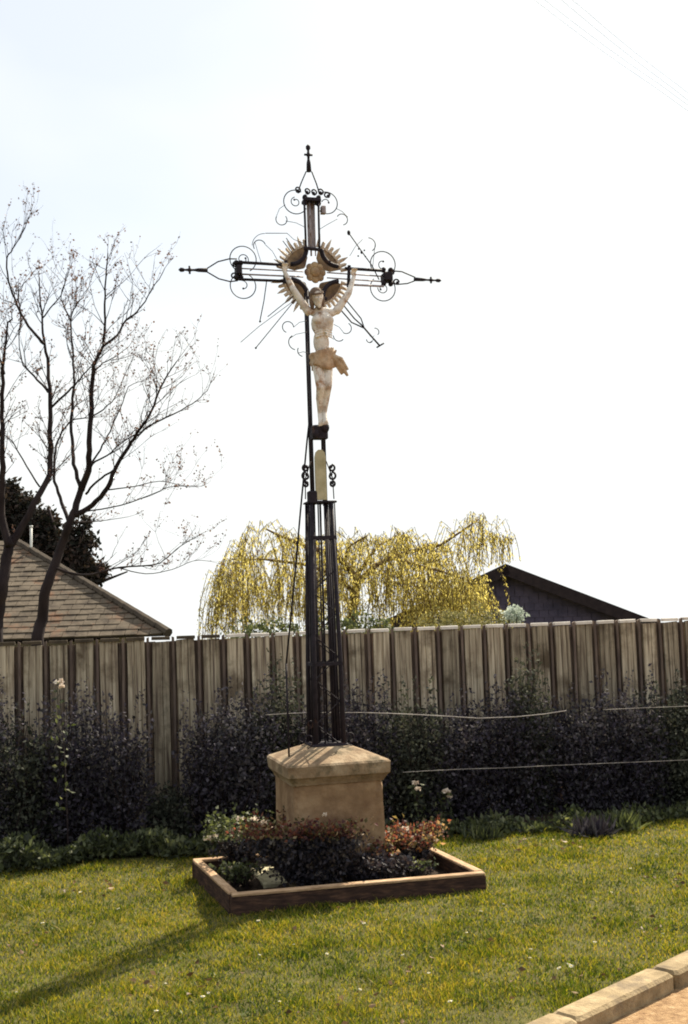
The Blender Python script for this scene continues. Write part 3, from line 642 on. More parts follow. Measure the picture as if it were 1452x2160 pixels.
SH = [(-60, 1440, .36, 'dark leafy shrub at the far left edge, half out of the picture'),
      (45, 1510, .30, 'dark shrub left of the cream blossom, below the left roof'),
      (145, 1462, .27, 'upright dark shrub by the fence, right of the leftmost clear boards'),
      (245, 1485, .26, 'dark shrub with a notched top just left of the bare gap in the hedge'),
      (352, 1660, .17, 'lowest dark shrub, in the gap where fence boards show nearly to the ground'),
      (450, 1475, .27, 'dark shrub just right of the gap in the hedge'),
      (530, 1455, .32, 'dark greenish shrub left behind the pedestal, under the willow\'s left end'),
      (585, 1405, .20, 'narrow tall shrub touching the left of the iron shaft'),
      (690, 1470, .32, 'dark shrub directly behind the foot of the iron cross'),
      (765, 1440, .25, 'dark shrub just right of the iron cross\'s foot'),
      (862, 1465, .30, 'dark shrub behind the left end of the upper pale twine'),
      (965, 1470, .32, 'dark shrub above the pair of cream roses'),
      (1075, 1450, .28, 'dark shrub left of the tallest spike of the right hedge'),
      (1115, 1392, .17, 'slender spiky shrub, tallest on the right below the gable peak'),
      (1215, 1470, .32, 'dark shrub right of the spiky one, at the right end of the drooping twine'),
      (1320, 1440, .32, 'broad dark shrub second from the right edge'),
      (1430, 1435, .34, 'dark shrub at the right edge of the picture'),
      (1540, 1430, .36, 'dark shrub beyond the right edge of the picture')]
for k_, (px, ty, w, lb) in enumerate(SH):
    shrub(px, ty, w, int((6400 if px > 500 else 5200) * (w / .32)), lb, mat='shrub_green' if k_ % 3 == 1 else 'shrub')

# ground cover at the foot of the hedge
n = 15000; r = np.random.default_rng(3)
X = r.uniform(-3.6, 3.9, n); edge = 8.50 + X * .2 + .07 * np.sin(X * 3.1) + .05 * np.sin(X * 7.3 + 1)
dens = np.where(X < -.9, 1.0, .45); keep = r.uniform(0, 1, n) < dens; X, edge = X[keep], edge[keep]; n = len(X)
Y = edge + np.abs(r.normal(size=n)) * .16 - .03; hh = np.where(X < -.9, .17, .09) * (.5 + .5 * np.sin(X * 5) ** 2 + .35 * np.sin(X * 13))
Z = r.uniform(0, 1, n) ** 1.4 * np.maximum(hh, .03) + .012
P = np.stack([X, Y, Z], 1); D = r.normal(size=P.shape) + np.array([0, -.2, .8]); L = r.uniform(.025, .065, n)
o = link('ground_cover', leaf_mesh('ground_cover', P, D, L, L * .27, r), MT['weed'], None, 'stuff'); tag(o, 'low leafy weeds along the foot of the hedge at the lawn edge', 'weeds')
# bare soil strip under the hedge
m = M(); 
for i in range(60):
    x = -5 + 10 * i / 59; m.v += [(x, 8.62 + x * .2, .022), (x, 9.56 + x * .2, .024)]
m.f = [(2 * i, 2 * i + 2, 2 * i + 3, 2 * i + 1) for i in range(59)]
structure(m.build('soil_strip', MT['soil']))

# small tussocks at the right foot of the hedge
def tussock(px, py, h, n, label, mat='weed', name='tussock'):
    p = onz(px, py, 0); t = thing(name, label, 'plant', (p.x, p.y, 0)); r = np.random.default_rng(px)
    P = r.normal(size=(n, 3)) * np.array([h * .35, h * .25, 0]) + np.array([0, 0, .005]); D = r.normal(size=(n, 3)) * .6 + np.array([0, 0, 1.2])
    L = r.uniform(.35, 1, n) * h; link('blade', leaf_mesh('blade', P, D, L, L * .05 + .002, r), MT[mat], t, 'stuff'); return t
tussock(1255, 1765, .17, 260, 'dark spiky plant leaning out of the hedge onto the right lawn', 'shrub')
tussock(1312, 1752, .17, 200, 'pale green tuft beside the dark spiky plant at the right hedge foot')
tussock(1020, 1772, .14, 150, 'grass tuft at the hedge foot right of the flower bed')

# wires and twine strung through the hedge
def strand(pts, r, mat, name, label, cat, group=None):
    m = M(); P = []
    for i in range(len(pts) - 1):
        for t in np.linspace(0, 1, 6, endpoint=False): P.append(pts[i].lerp(pts[i + 1], float(t)))
    P.append(pts[-1]); m.tube(P, r, 5); o = m.build(name, MT[mat], None, True); return tag(o, label, cat, group)
def hy(px): return 8.72 + (px - 726) / 2500 * 9 * .2
strand([at(x, y, hy(x)) for x, y in ((765, 1503), (850, 1506), (930, 1510), (1010, 1515), (1090, 1512), (1150, 1506), (1195, 1499))], .0032, 'wire', 'twine', 'pale twine drooping across the upper part of the hedge right of the cross', 'twine')
strand([at(x, y, hy(x)) for x, y in ((1272, 1497), (1360, 1493), (1470, 1489), (1560, 1484))], .0018, 'wire', 'twine', 'faint twine high in the hedge at the right edge', 'twine')
strand([at(x, y, hy(x)) for x, y in ((850, 1629), (920, 1625), (985, 1622), (1060, 1620), (1140, 1616), (1230, 1612), (1330, 1608), (1450, 1603), (1560, 1600))], .0018, 'wire', 'twine', 'pale straight twine low across the hedge right of the pedestal', 'twine')
strand([at(x, y, hy(x)) for x, y in ((560, 1508), (610, 1505), (660, 1503), (765, 1503))], .002, 'wire', 'twine', 'short length of twine behind the foot of the iron cross', 'twine')

# ------------------------------------------------------------------ roses
def bloom(parent, p, size, mat, r):
    k = 9; A = r.uniform(0, 2 * pi, k); D = np.stack([np.cos(A), np.sin(A), r.uniform(.1, 1.2, k)], 1)
    P = np.tile(np.array([p]), (k, 1)) + unit(D) * size * .05
    o = link('bloom', leaf_mesh('bloom', P, D, size * .55, size * .30, r), MT[mat], parent); return o
def rose(label, px, py, rx, ry, h, nleaf, blooms, mats, lean=0.0, petal='petal_white'):
    p = onz(px, py, .04); t = thing('rose_bush', label, 'rose bush', (p.x, p.y, .03)); r = np.random.default_rng(abs(int(px * 3 + py)))
    K = 16; a = r.uniform(0, 2 * pi, K); q = np.sqrt(r.uniform(.05, 1, K)); tips = np.stack([np.cos(a) * q * rx + lean, np.sin(a) * q * ry, h * r.uniform(.6, 1, K)], 1)
    m = M(); stems(m, (0, 0, -.02), tips, .0055, .03, 5); m.build('stem', MT['bark'], t, kind='stuff')
    k = r.integers(0, K, nleaf); s = r.uniform(.25, 1.05, nleaf)[:, None]
    P = tips[k] * s + r.normal(size=(nleaf, 3)) * np.array([rx * .16, ry * .16, h * .07]); P[:, 2] = np.maximum(P[:, 2], .01)
    D = r.normal(size=P.shape) + np.array([0, 0, .3]); L = r.uniform(.016, .038, nleaf); half = nleaf * 2 // 3
    hi = P[:, 2] > np.quantile(P[:, 2], mats[2])
    link('foliage', leaf_mesh('foliage', P[~hi], D[~hi], L[~hi], L[~hi] * .33, r), MT[mats[0]], t, 'stuff')
    link('young_foliage', leaf_mesh('young_foliage', P[hi], D[hi], L[hi], L[hi] * .33, r), MT[mats[1]], t, 'stuff')
    for i, (bx, by, sz) in enumerate(blooms):
        w = at(bx, by, p.y + r.uniform(-.08, .05)) - t.location
        bloom(t, (w.x, w.y, w.z), sz, petal if not isinstance(petal, (list, tuple)) else petal[i % len(petal)], r)
    return t
rose('straggly rose bush with cream and pink blooms at the left end of the flower bed', 500, 1838, .26, .20, .37, 1900,
     [(438, 1772, .06), (508, 1729, .055), (538, 1731, .06), (560, 1738, .06), (575, 1748, .04), (455, 1765, .04), (488, 1752, .035), (470, 1790, .03), (525, 1768, .03)], ('rose', 'weed', .6))
rose('dark central rose bush with red shoots before the pedestal', 660, 1872, .37, .15, .38, 11000,
     [(622, 1768, .05), (632, 1776, .04), (685, 1720, .035), (690, 1768, .035), (733, 1797, .03), (640, 1748, .03)], ('rose', 'rose_red', .88), -.05)
rose('tall thin red-leaved shoots rising left of the pedestal front', 618, 1850, .15, .10, .42, 900, [(596, 1745, .03)], ('rose', 'rose_red', .6))
rose('bushy rose with orange and cream blooms at the right of the pedestal', 862, 1830, .21, .15, .29, 2600,
     [(855, 1751, .055), (838, 1760, .045), (898, 1765, .05), (915, 1775, .045), (885, 1795, .045), (875, 1782, .05), (825, 1790, .04), (905, 1790, .04), (835, 1803, .045), (850, 1775, .04)],
     ('rose', 'rose_red', .5), .03, ['petal_white', 'petal_orange', 'petal_orange', 'petal_white', 'petal_orange'])
rose('small pink-tinged rose shoots at the pedestal\'s near right corner', 785, 1854, .14, .10, .27, 1300, [(775, 1798, .035), (785, 1780, .03), (770, 1820, .03)], ('rose', 'rose_red', .5), 0, 'petal_white')
rose('low dark leafy plant filling the front right of the flower bed before the pedestal', 790, 1866, .22, .10, .17, 3600, [(762, 1838, .03), (812, 1836, .03)], ('rose', 'rose', .8))
rose('low grey-green plant in the front left of the flower bed', 510, 1862, .17, .10, .13, 520, [(488, 1832, .035), (498, 1842, .03)], ('weed', 'weed', .6))
rose('sparse low plant in the right half of the flower bed', 880, 1848, .12, .08, .11, 200, [(878, 1838, .035)], ('rose', 'weed', .5))
def tall_rose(px, py, X0, label):
    Y = 8.66 + (px - 726) / 2500 * 9 * .2; p = at(px, py, Y); t = thing('rose', label, 'rose', (p.x + X0, p.y, 0)); r = np.random.default_rng(px)
    m = M(); m.tube([(0, 0, 0), (-X0 * .4, .02, p.z * .5), (-X0, 0, p.z)], [.005, .004, .003], 5); m.build('stem', MT['bark'], t)
    P = np.stack([-X0 * np.linspace(.3, 1, 40), np.zeros(40), p.z * np.linspace(.3, .98, 40)], 1) + r.normal(size=(40, 3)) * .03
    link('foliage', leaf_mesh('foliage', P, r.normal(size=(40, 3)), .04, .013, r), MT['weed'], t, 'stuff')
    bloom(t, (-X0, 0, p.z), .07, 'petal_white', r); bloom(t, (-X0 + .02, -.01, p.z - .035), .05, 'petal_white', r)
tall_rose(876, 1655, .03, 'single cream rose in front of the dark hedge, nearer the pedestal')
tall_rose(943, 1672, -.05, 'single cream rose in front of the dark hedge, farther from the pedestal')
tall_rose(125, 1440, .05, 'cream blossom standing high against the fence at the left')

# ------------------------------------------------------------------ lawn grass and daisies
def build_grass():
    r = np.random.default_rng(21); n = 330000
    Y = 4.1 + (r.uniform(0, 1, n) ** 1.25) * 5.0; X = r.uniform(-1, 1, n) * (Y * .31 + .5)
    fw = X * .2 + 8.56 + .05 * np.sin(X * 4) + .04 * np.sin(X * 9.7)
    kx = KA.x + (Y - KA.y) * KD.x / KD.y
    bx, by = X - bc.x, Y - bc.y; a = CA - radians(1); lx = bx * cos(a) + by * sin(a); ly = -bx * sin(a) + by * cos(a)
    inbed = np.ones(len(X), bool)
    for i in range(4):
        p, q = BQ[i], BQ[(i + 1) % 4]; inbed &= (q.x - p.x) * (ly - p.y) - (q.y - p.y) * (lx - p.x) > -.004
    ok = (Y < fw) & (X < kx - .0 + .012 * np.sin(Y * 40)) & ~inbed
    X, Y = X[ok], Y[ok]; n = len(X)
    # clumpiness
    big = np.sin(X * 1.7 + 2 * np.sin(Y * 1.3)) * np.sin(Y * 2.3 + 1.4 * np.sin(X * 1.9)); c = .45 * big + np.sin(X * 6.1 + 1.3 * np.sin(Y * 4.7)) * np.sin(Y * 7.3 + 1.1 * np.sin(X * 5.3)) + .6 * np.sin(X * 15.3 + Y * 9.1) * np.sin(Y * 17.7 - X * 6.2)
    k = r.uniform(-1.9, 1.9, n) < c + .9; X, Y, c = X[k], Y[k], c[k]; n = len(X)
    h = (.012 + .014 * r.uniform(0, 1, n) ** 1.5 + .011 * np.maximum(c, 0)) * np.where(r.uniform(0, 1, n) < .03, 1.8, 1)
    w = r.uniform(.0012, .0024, n) * (1 + .12 * (Y - 4))
    th = r.uniform(0, 2 * pi, n); lean = r.normal(size=(n, 2)) * .6
    B = np.stack([X, Y, lawn_z(X, Y) - .002], 1); sd = np.stack([np.cos(th), np.sin(th), 0 * th], 1) * w[:, None]
    mid = B + np.stack([lean[:, 0] * h * .35, lean[:, 1] * h * .35, h * .6], 1); tip = B + np.stack([lean[:, 0] * h, lean[:, 1] * h, h], 1)
    V = np.stack([B - sd, B + sd, mid + sd * .7, tip, mid - sd * .7], 1).reshape(-1, 3); b = np.arange(n)[:, None] * 5
    T = np.concatenate([b + np.array([[0, 1, 2]]), b + np.array([[0, 2, 4]]), b + np.array([[4, 2, 3]])], 1).reshape(-1, 3)
    o = link('grass', np_mesh('grass', V, T), MT['grass'], None, 'stuff'); tag(o, 'short sunlit yellow-green grass of the lawn', 'grass')
build_grass()
r = np.random.default_rng(77); cs = []          # clumps of broad-leaved weeds and darker tufts in the turf
for _ in range(110):
    y = r.uniform(4.6, 8.4); x = r.uniform(-1, 1) * (y * .3 + .3)
    if x > KA.x + (y - KA.y) * KD.x / KD.y - .1 or (abs(x) < 1.15 and 6.5 < y < 8.2): continue
    k = int(r.integers(14, 46)); q = r.normal(size=(k, 3)) * np.array([.045, .045, 0]); cs.append(q + np.array([x, y, float(lawn_z(x, y)) + .006]))
P = np.concatenate(cs); D = r.normal(size=P.shape) + np.array([0, 0, .9]); L = r.uniform(.012, .034, len(P))
o = link('lawn_weeds', leaf_mesh('lawn_weeds', P, D, L, L * .2, r), MT['lawn_weed'], None, 'stuff'); tag(o, 'scattered clumps of darker broad-leaved weeds in the lawn', 'weeds')
cs = []                                       # dry leaves lying in the grass
for px, py, k in ((1150, 1788, 26), (395, 2085, 22), (640, 1935, 10), (1240, 2095, 16), (1420, 1860, 14), (240, 1880, 12), (720, 2120, 10), (1010, 2030, 8), (60, 2000, 8), (1300, 1950, 10)):
    p = onz(px, py, 0); q = r.normal(size=(k, 3)) * np.array([.16, .14, 0]); cs.append(q + np.array([p.x, p.y, .022]))
P = np.concatenate(cs); P = P[P[:, 0] < KA.x + (P[:, 1] - KA.y) * KD.x / KD.y - .05]; D = r.normal(size=P.shape) * np.array([1, 1, .25]); L = r.uniform(.02, .045, len(P))
o = link('leaf_litter', leaf_mesh('leaf_litter', P, D, L, L * .3, r), MT['dry_leaf'], None, 'stuff'); tag(o, 'scattered dry brown leaves lying in the grass', 'leaves')
dz = M(); r = np.random.default_rng(5); A = np.arange(11) * 2 * pi / 11
dme = leaf_mesh('petals', np.zeros((11, 3)), np.stack([np.cos(A), np.sin(A), .25 + 0 * A], 1), .013, .0036, r); dme.materials.append(MT['daisy'])
em = M(); em.ell((0, 0, .002), (.005, .005, .003), None, 8, 5); eme = bpy.data.meshes.new('eye'); eme.from_pydata(em.v, [], em.f); eme.materials.append(MT['daisy_eye'])
DS = [(545, 1940), (548, 2012), (768, 1946), (815, 1938), (440, 2092), (428, 2100), (350, 2072), (1015, 1920), (1120, 2000), (1118, 2018), (1200, 2032), (1205, 2036), (905, 2050), (760, 2085), (35, 2090), (690, 2010), (985, 1965), (1180, 2040), (850, 2012), (620, 1990),
      (250, 1915), (170, 1880), (90, 1945), (1290, 1880), (1385, 1800), (1062, 1905), (1330, 1830), (330, 2130), (590, 2110), (1255, 1985), (950, 2110)]
for x, y in DS:
    p = onz(x, y, .04); t = thing('daisy', 'small white daisy in the short grass', 'daisy', (p.x, p.y, .035), random.uniform(0, 6), 'daisies scattered over the lawn')
    a = link('petals', dme, None, t); b = link('eye', eme, None, t); t.rotation_euler.x = random.uniform(-.5, .3); q = random.uniform(.5, .95); t.scale = (q, q, q)

# ------------------------------------------------------------------ bare trees behind the fence, left
def Z8(*pts): return [(x / 2.204, 380 + y / 2.204) for x, y in pts]
def bare_tree(label, base, limbs, Y0, seed):
    rd = random.Random(seed); bx = at(base[0], base[1], Y0); t = thing('bare_tree', label, 'tree', (bx.x, Y0, 0)); o0 = t.location
    tw = M(); buds = []
    for li, (pts, r0, r1, Yo) in enumerate(limbs):
        # walk through the photographed outline of the limb, wandering in depth
        P = []; n = len(pts); Yd = Y0 + Yo[0]
        for i, p in enumerate(pts):
            f = i / max(1, n - 1); Yd = Y0 + Yo[0] + (Yo[1] - Yo[0]) * f + .05 * sin(i * 2.1 + li); P.append(at(p[0], p[1], Yd) - o0)
        Q = []
        for i in range(n - 1):                    # Catmull-Rom
            p0, p1, p2, p3 = P[max(0, i - 1)], P[i], P[i + 1], P[min(n - 1, i + 2)]
            for k in range(4):
                s = k / 4; Q.append(.5 * ((2 * p1) + (p2 - p0) * s + (2 * p0 - 5 * p1 + 4 * p2 - p3) * s * s + (3 * p1 - p0 - 3 * p2 + p3) * s ** 3))
        Q.append(P[-1])
        for i in range(1, len(Q)): Q[i] = Q[i] + Vector((rd.uniform(-1, 1), rd.uniform(-1, 1), 0)) * .008
        if li == 0: Q = [Vector((Q[0].x - (Q[1].x - Q[0].x) * 2, 0, -.1))] + Q
        m = len(Q); R = [(r0 + (r1 - r0) * (i / (m - 1)) ** .8) * (.85 if li == 0 else 1.0) for i in range(m)]
        mm = M(); mm.tube(Q, R, 8 if r0 > .03 else 6); mm.build('trunk' if li == 0 else 'branch', MT['bark'], t, True)
        # side twigs
        total = sum((Q[i + 1] - Q[i]).length for i in range(m - 1))
        cnt = int(total * (0 if li == 0 else 8))
        for c in range(cnt):
            f = rd.uniform(.18, 1) ** .8; i = min(m - 2, int(f * (m - 1))); b = Q[i].lerp(Q[i + 1], rd.random()); d = (Q[i + 1] - Q[i]).normalized()
            grow(tw, buds, b, (d * .7 + Vector((rd.uniform(-1, 1), rd.uniform(-1, 1), rd.uniform(-.25, .8))) * .75).normalized(), rd.uniform(.2, .5), min(R[i] * .5, .0058), rd, 2)
        grow(tw, buds, Q[-1], (Q[-1] - Q[-2]).normalized(), rd.uniform(.15, .28), min(r1, .004), rd, 2)
    tw.build('twigs', MT['bark'], t, kind='stuff')
    B = np.array([tuple(b) for b in buds]); r = np.random.default_rng(seed); D = r.normal(size=B.shape) + np.array([0, 0, .4]); L = r.uniform(.014, .034, len(B))
    link('buds', leaf_mesh('buds', B, D, L, L * .36, r), MT['bud'], t, 'stuff'); return t
def grow(m, buds, p, d, L, r, rd, lev):
    n = 4; P = [p]; q = p.copy(); dd = d.copy()
    for i in range(n):
        dd = (dd + Vector((rd.uniform(-1, 1), rd.uniform(-1, 1), rd.uniform(-.4, .8))) * .22).normalized(); q = q + dd * L / n; P.append(q.copy())
    m.tube(P, [r * (1 - .16 * i) for i in range(n + 1)], 3, False)
    for i in range(1, n + 1):
        for _ in range(2 if lev == 0 else 1):
            if rd.random() < .40: buds.append(P[i] + Vector((rd.uniform(-1, 1), rd.uniform(-1, 1), rd.uniform(-1, 1))) * .018)
    if lev > 0:
        for _ in range(2 if lev == 2 else rd.choice((1, 2))):
            i = rd.randint(1, n); grow(m, buds, P[i], (dd + Vector((rd.uniform(-1, 1), rd.uniform(-1, 1), rd.uniform(-.3, .9))) * .9).normalized(), L * rd.uniform(.4, .75), r * .7, rd, lev - 1)
T1 = [(Z8((175, 2130), (195, 2040), (215, 1900), (250, 1800), (290, 1690), (320, 1600), (350, 1530), (380, 1430)), .085, .042, (0, 0)),
      (Z8((378, 1440), (410, 1350), (415, 1220), (425, 1050), (432, 900), (445, 840), (480, 770), (487, 650), (490, 500), (500, 340)), .042, .006, (0, -.6)),
      (Z8((478, 775), (545, 720), (590, 650), (650, 600), (700, 520), (770, 410)), .016, .004, (-.4, -.2)),
      (Z8((378, 1435), (345, 1320), (335, 1200), (335, 1080), (345, 950), (340, 820), (330, 650), (350, 590), (390, 540)), .026, .005, (0, .6)),
      (Z8((330, 655), (300, 590), (285, 540), (315, 430)), .010, .005, (.5, .7)),
      (Z8((325, 1590), (290, 1500), (255, 1400), (255, 1290), (280, 1190), (330, 1120), (410, 1105)), .026, .006, (0, .4)),
      (Z8((350, 1560), (430, 1510), (500, 1430), (530, 1350), (600, 1240), (640, 1170), (690, 1100), (740, 990), (770, 920), (820, 840)), .034, .005, (0, -.9)),
      (Z8((640, 1190), (700, 1140), (780, 1100), (860, 1060), (920, 1020), (970, 970)), .013, .004, (-.7, -.5)),
      (Z8((500, 1440), (620, 1425), (740, 1400), (850, 1420)), .009, .003, (-.3, .3)),
      (Z8((400, 1540), (560, 1512), (720, 1455), (800, 1425), (920, 1425)), .009, .003, (-.1, -.7)),
      (Z8((395, 1400), (430, 1320), (500, 1280), (570, 1220), (650, 1170)), .014, .005, (0, -.5)),
      (Z8((345, 1590), (430, 1588), (500, 1580), (600, 1565)), .009, .003, (0, .5)),
      (Z8((252, 1800), (340, 1830), (420, 1835), (480, 1820), (560, 1800), (700, 1790), (760, 1770), (840, 1700), (930, 1650)), .018, .003, (0, -.6)),
      (Z8((560, 1805), (680, 1830), (800, 1810), (900, 1770), (960, 1770)), .007, .003, (-.3, .2)),
      (Z8((427, 1100), (480, 1065), (530, 1020), (560, 960), (620, 820)), .010, .003, (-.3, .4)),
      (Z8((425, 1320), (480, 1230), (520, 1150), (560, 1060), (600, 960), (680, 930)), .012, .003, (0, .5)),
      (Z8((432, 900), (480, 850), (540, 820), (600, 770)), .009, .003, (-.4, -.9)),
      (Z8((400, 1460), (450, 1400), (530, 1345), (570, 1290), (605, 1235)), .014, .008, (0, -.5))]
T2 = [(Z8((-20, 2120), (-8, 2000), (10, 1900), (28, 1780), (45, 1690)), .095, .062, (0, 0)),
      (Z8((45, 1700), (100, 1620), (160, 1500), (230, 1370), (235, 1200), (230, 1000), (225, 860), (205, 740), (195, 620), (180, 450)), .048, .006, (0, .5)),
      (Z8((225, 985), (160, 910), (100, 840), (90, 720)), .015, .005, (.3, .8)),
      (Z8((205, 760), (150, 700), (90, 600), (50, 500), (30, 380), (60, 320), (105, 250), (140, 160)), .018, .003, (.3, -.5)),
      (Z8((235, 1060), (320, 980), (360, 940), (400, 890), (440, 860)), .014, .005, (.3, -.4)),
      (Z8((45, 1700), (5, 1560), (10, 1420), (12, 1250), (10, 1100), (14, 900), (18, 820), (35, 680), (60, 640)), .045, .006, (0, -.4)),
      (Z8((185, 1425), (110, 1300), (60, 1220), (20, 1180)), .010, .005, (.1, .6)),
      (Z8((200, 640), (250, 580), (290, 520), (315, 430)), .009, .004, (.4, 0)),
      (Z8((20, 900), (-20, 780), (-60, 700)), .014, .005, (-.3, .3)),
      (Z8((10, 1200), (-60, 1050), (-100, 950)), .018, .006, (-.2, -.6)),
      (Z8((90, 720), (95, 620), (85, 540), (120, 470)), .009, .004, (.7, .3))]
bare_tree('nearly leafless tree with forked dark trunk and spreading twigs in front of the left roof', (85, 1340), T1, 13.0, 4)
bare_tree('nearly leafless tree rising at the left edge, its trunk partly out of the picture', (-8, 1340), T2, 12.2, 9)

# ------------------------------------------------------------------ dark evergreen behind
eg = thing('evergreen_tree', 'dark evergreen tree behind the left roof', 'tree', (-6.6, 27.5, 0)); r = np.random.default_rng(8); P = []
def lump(px, py, rx, rz, n, Y=27.5):
    c = at(px, py, Y) - eg.location; q = unit(r.normal(size=(n, 3))) * (r.uniform(.35, 1, (n, 1)) ** .6)
    P.append(np.array(c) + q * np.array([rx, rx, rz]) + r.normal(size=(n, 3)) * .07)
for px, py, rx, rz, n in ((-60, 1130, 1.0, 1.0, 2600), (20, 1075, .42, .50, 1500), (0, 1140, .7, .6, 2000), (60, 1110, .45, .35, 1500), (95, 1105, .30, .30, 900), (110, 1150, .5, .42, 1800), (150, 1160, .33, .30, 1100), (165, 1120, .18, .14, 260), (190, 1145, .14, .10, 180),
                          (170, 1190, .30, .25, 1000), (195, 1215, .25, .14, 800), (215, 1200, .10, .07, 160), (150, 1215, .35, .3, 900), (20, 1030, .16, .14, 260), (60, 1060, .2, .14, 240), (-10, 1050, .3, .3, 500), (60, 1190, .8, .6, 1600), (180, 1100, .1, .08, 90)):
    lump(px, py, rx, rz, n)
P = np.concatenate(P); D = r.normal(size=P.shape) + np.array([.2, 0, .1]); L = r.uniform(.08, .18, len(P))
link('crown', leaf_mesh('crown', P, D, L, L * .26, r), MT['dark_tree'], eg, 'stuff')
m = M(); m.tube([(0, 0, -.1), (.05, 0, 1.4), (.25, 0, 2.8), (.5, 0, 3.7)], [.22, .18, .13, .06], 8)
m.build('trunk', MT['bark'], eg, True)
for e in ((-.9, .3, 3.3), (1.0, -.2, 2.9), (1.5, .2, 2.7), (-.2, -.3, 4.2)):
    m = M(); m.tube([(.12, 0, 2.1), (e[0] * .5 + .1, e[1] * .5, 2.1 + (e[2] - 2.1) * .6), e], [.07, .045, .02], 6); m.build('branch', MT['bark'], eg, True)

# ------------------------------------------------------------------ left house with tiled hip roof
hs = thing('house', 'low house with mossy hipped tile roof behind the left of the fence', 'house', (0, 0, 0))
Ra = at(32, 1145, 23); Rb = at(356, 1339, 19.9)          # hip line: ridge end to eave corner
ev = Rb.z - .02; xl = -15.0
m = M(); m.box(((xl + Rb.x - 1.5) / 2, 23.0, (ev - 1.0) / 2), (Rb.x - 1.5 - xl, 5.4, ev + .9)); m.build('wall', MT['render'], hs)
fr = [Vector((xl, Rb.y, ev)), Vector((Rb.x, Rb.y, ev)), Ra, Vector((xl, Ra.y, Ra.z))]
yb_ = 2 * Ra.y - Rb.y
m = M(); m.add([fr[0], fr[1], Ra, fr[3], (Rb.x * yb_ / Rb.y - .25, yb_, ev), (xl, yb_, ev)], [(0, 1, 2, 3), (1, 4, 2), (4, 5, 3, 2), (0, 5, 4, 1)]); rf = m.build('roof', MT['tile_moss'], hs)
sl = (Ra - Vector((Ra.x, Rb.y, ev))); Ls = sl.length; up = sl.normalized(); nn = Vector((0, -up.z, up.y))
m = M(); rows = 20; rd = random.Random(2)
for j in range(rows):
    s = Ls * j / rows; xr = Rb.x + (Ra.x - Rb.x) * (j + .5) / rows; x = xr - .02
    while x > -9.5:
        w = .21; L = Ls / rows * 1.12; p = Vector((x - w / 2, Rb.y, ev)) + up * (s + L / 2) + nn * (.03 + rd.uniform(-.006, .008))
        R = Matrix((Vector((1, 0, 0)), up - nn * 0.07, nn)).transposed() @ Matrix.Rotation(rd.uniform(-.03, .03), 3, 'Z')
        m.box(p, (w - .008, L, .03), mat=R); x -= w
m.build('roof_tiles', MT['tile'], rf, kind='stuff')
m = M(); d = (Ra - Rb)
for i in range(16):
    a, b = Rb + d * (i / 16), Rb + d * ((i + 1.15) / 16); m.tube([a + Vector((0, 0, .03)), b + Vector((0, 0, .05))], [.085, .07], 8)
m.build('hip_tiles', MT['tile_moss'], rf, kind='stuff')
m = M(); a = at(66, 1152, 22.6); b = at(66, 1112, 22.6); m.tube([a - Vector((0, 0, .35)), a, b], .024, 8); m.tube([b, b + Vector((0, 0, .03))], .034, 8); m.build('vent_pipe', MT['white'], hs, True)

# ------------------------------------------------------------------ right building: dark gable
gy = 28.0; pk = at(1065, 1190, gy); rr_ = at(1352, 1301, gy)
gb = thing('outbuilding', 'dark slate-hung outbuilding whose gable peak rises above the fence on the right', 'building', (pk.x, gy, 0), radians(-4))
sl_ = (pk.z - rr_.z) / (rr_.x - pk.x); hwid = 4.0; ez = pk.z - sl_ * hwid
m = M(); wz = pk.z - .12; wh = hwid - .35; we = wz - sl_ * wh
m.add([(-wh, 0, -1), (wh, 0, -1), (wh, 0, we), (0, 0, wz), (-wh, 0, we), (-wh, 6, -1), (wh, 6, -1), (wh, 6, we), (0, 6, wz), (-wh, 6, we)],
      [(0, 1, 2, 3, 4), (9, 8, 7, 6, 5), (1, 6, 7, 2), (5, 0, 4, 9), (0, 5, 6, 1), (2, 7, 8, 3), (4, 3, 8, 9)]); m.build('wall', MT['slate'], gb)
m = M(); z = ez - .3; rd = random.Random(6); row = 0                     # hanging slates on the gable
while z < wz - .1:
    x = -wh + (.11 if row % 2 else 0)
    while x < wh:
        if wz - sl_ * abs(x) - .18 > z + .1: m.box((x, -.02, z), (.205, .014, .24), mat=Matrix.Rotation(radians(-4) + rd.uniform(-.01, .01), 3, 'X'))
        x += .22
    z += .17; row += 1
m.build('slates', MT['slate'], gb, kind='stuff')
rfm = {}
for s in (-1, 1):
    m = M(); u = Vector((s * hwid, 0, -sl_ * hwid)); Lg = u.length; u.normalize(); nn = Vector((s * sl_, 0, 1)).normalized(); c = Vector((0, 3, pk.z)) + u * Lg / 2 - nn * .06
    R = Matrix((u, Vector((0, 1, 0)) , nn)).transposed(); m.box(c, (Lg, 6.6, .10), mat=R); m.build('roof', MT['barge'], gb)
    m = M(); m.box(Vector((0, -.33, pk.z)) + u * Lg / 2 - nn * .13, (Lg, .035, .26), mat=R); m.build('bargeboard', MT['barge'], gb)

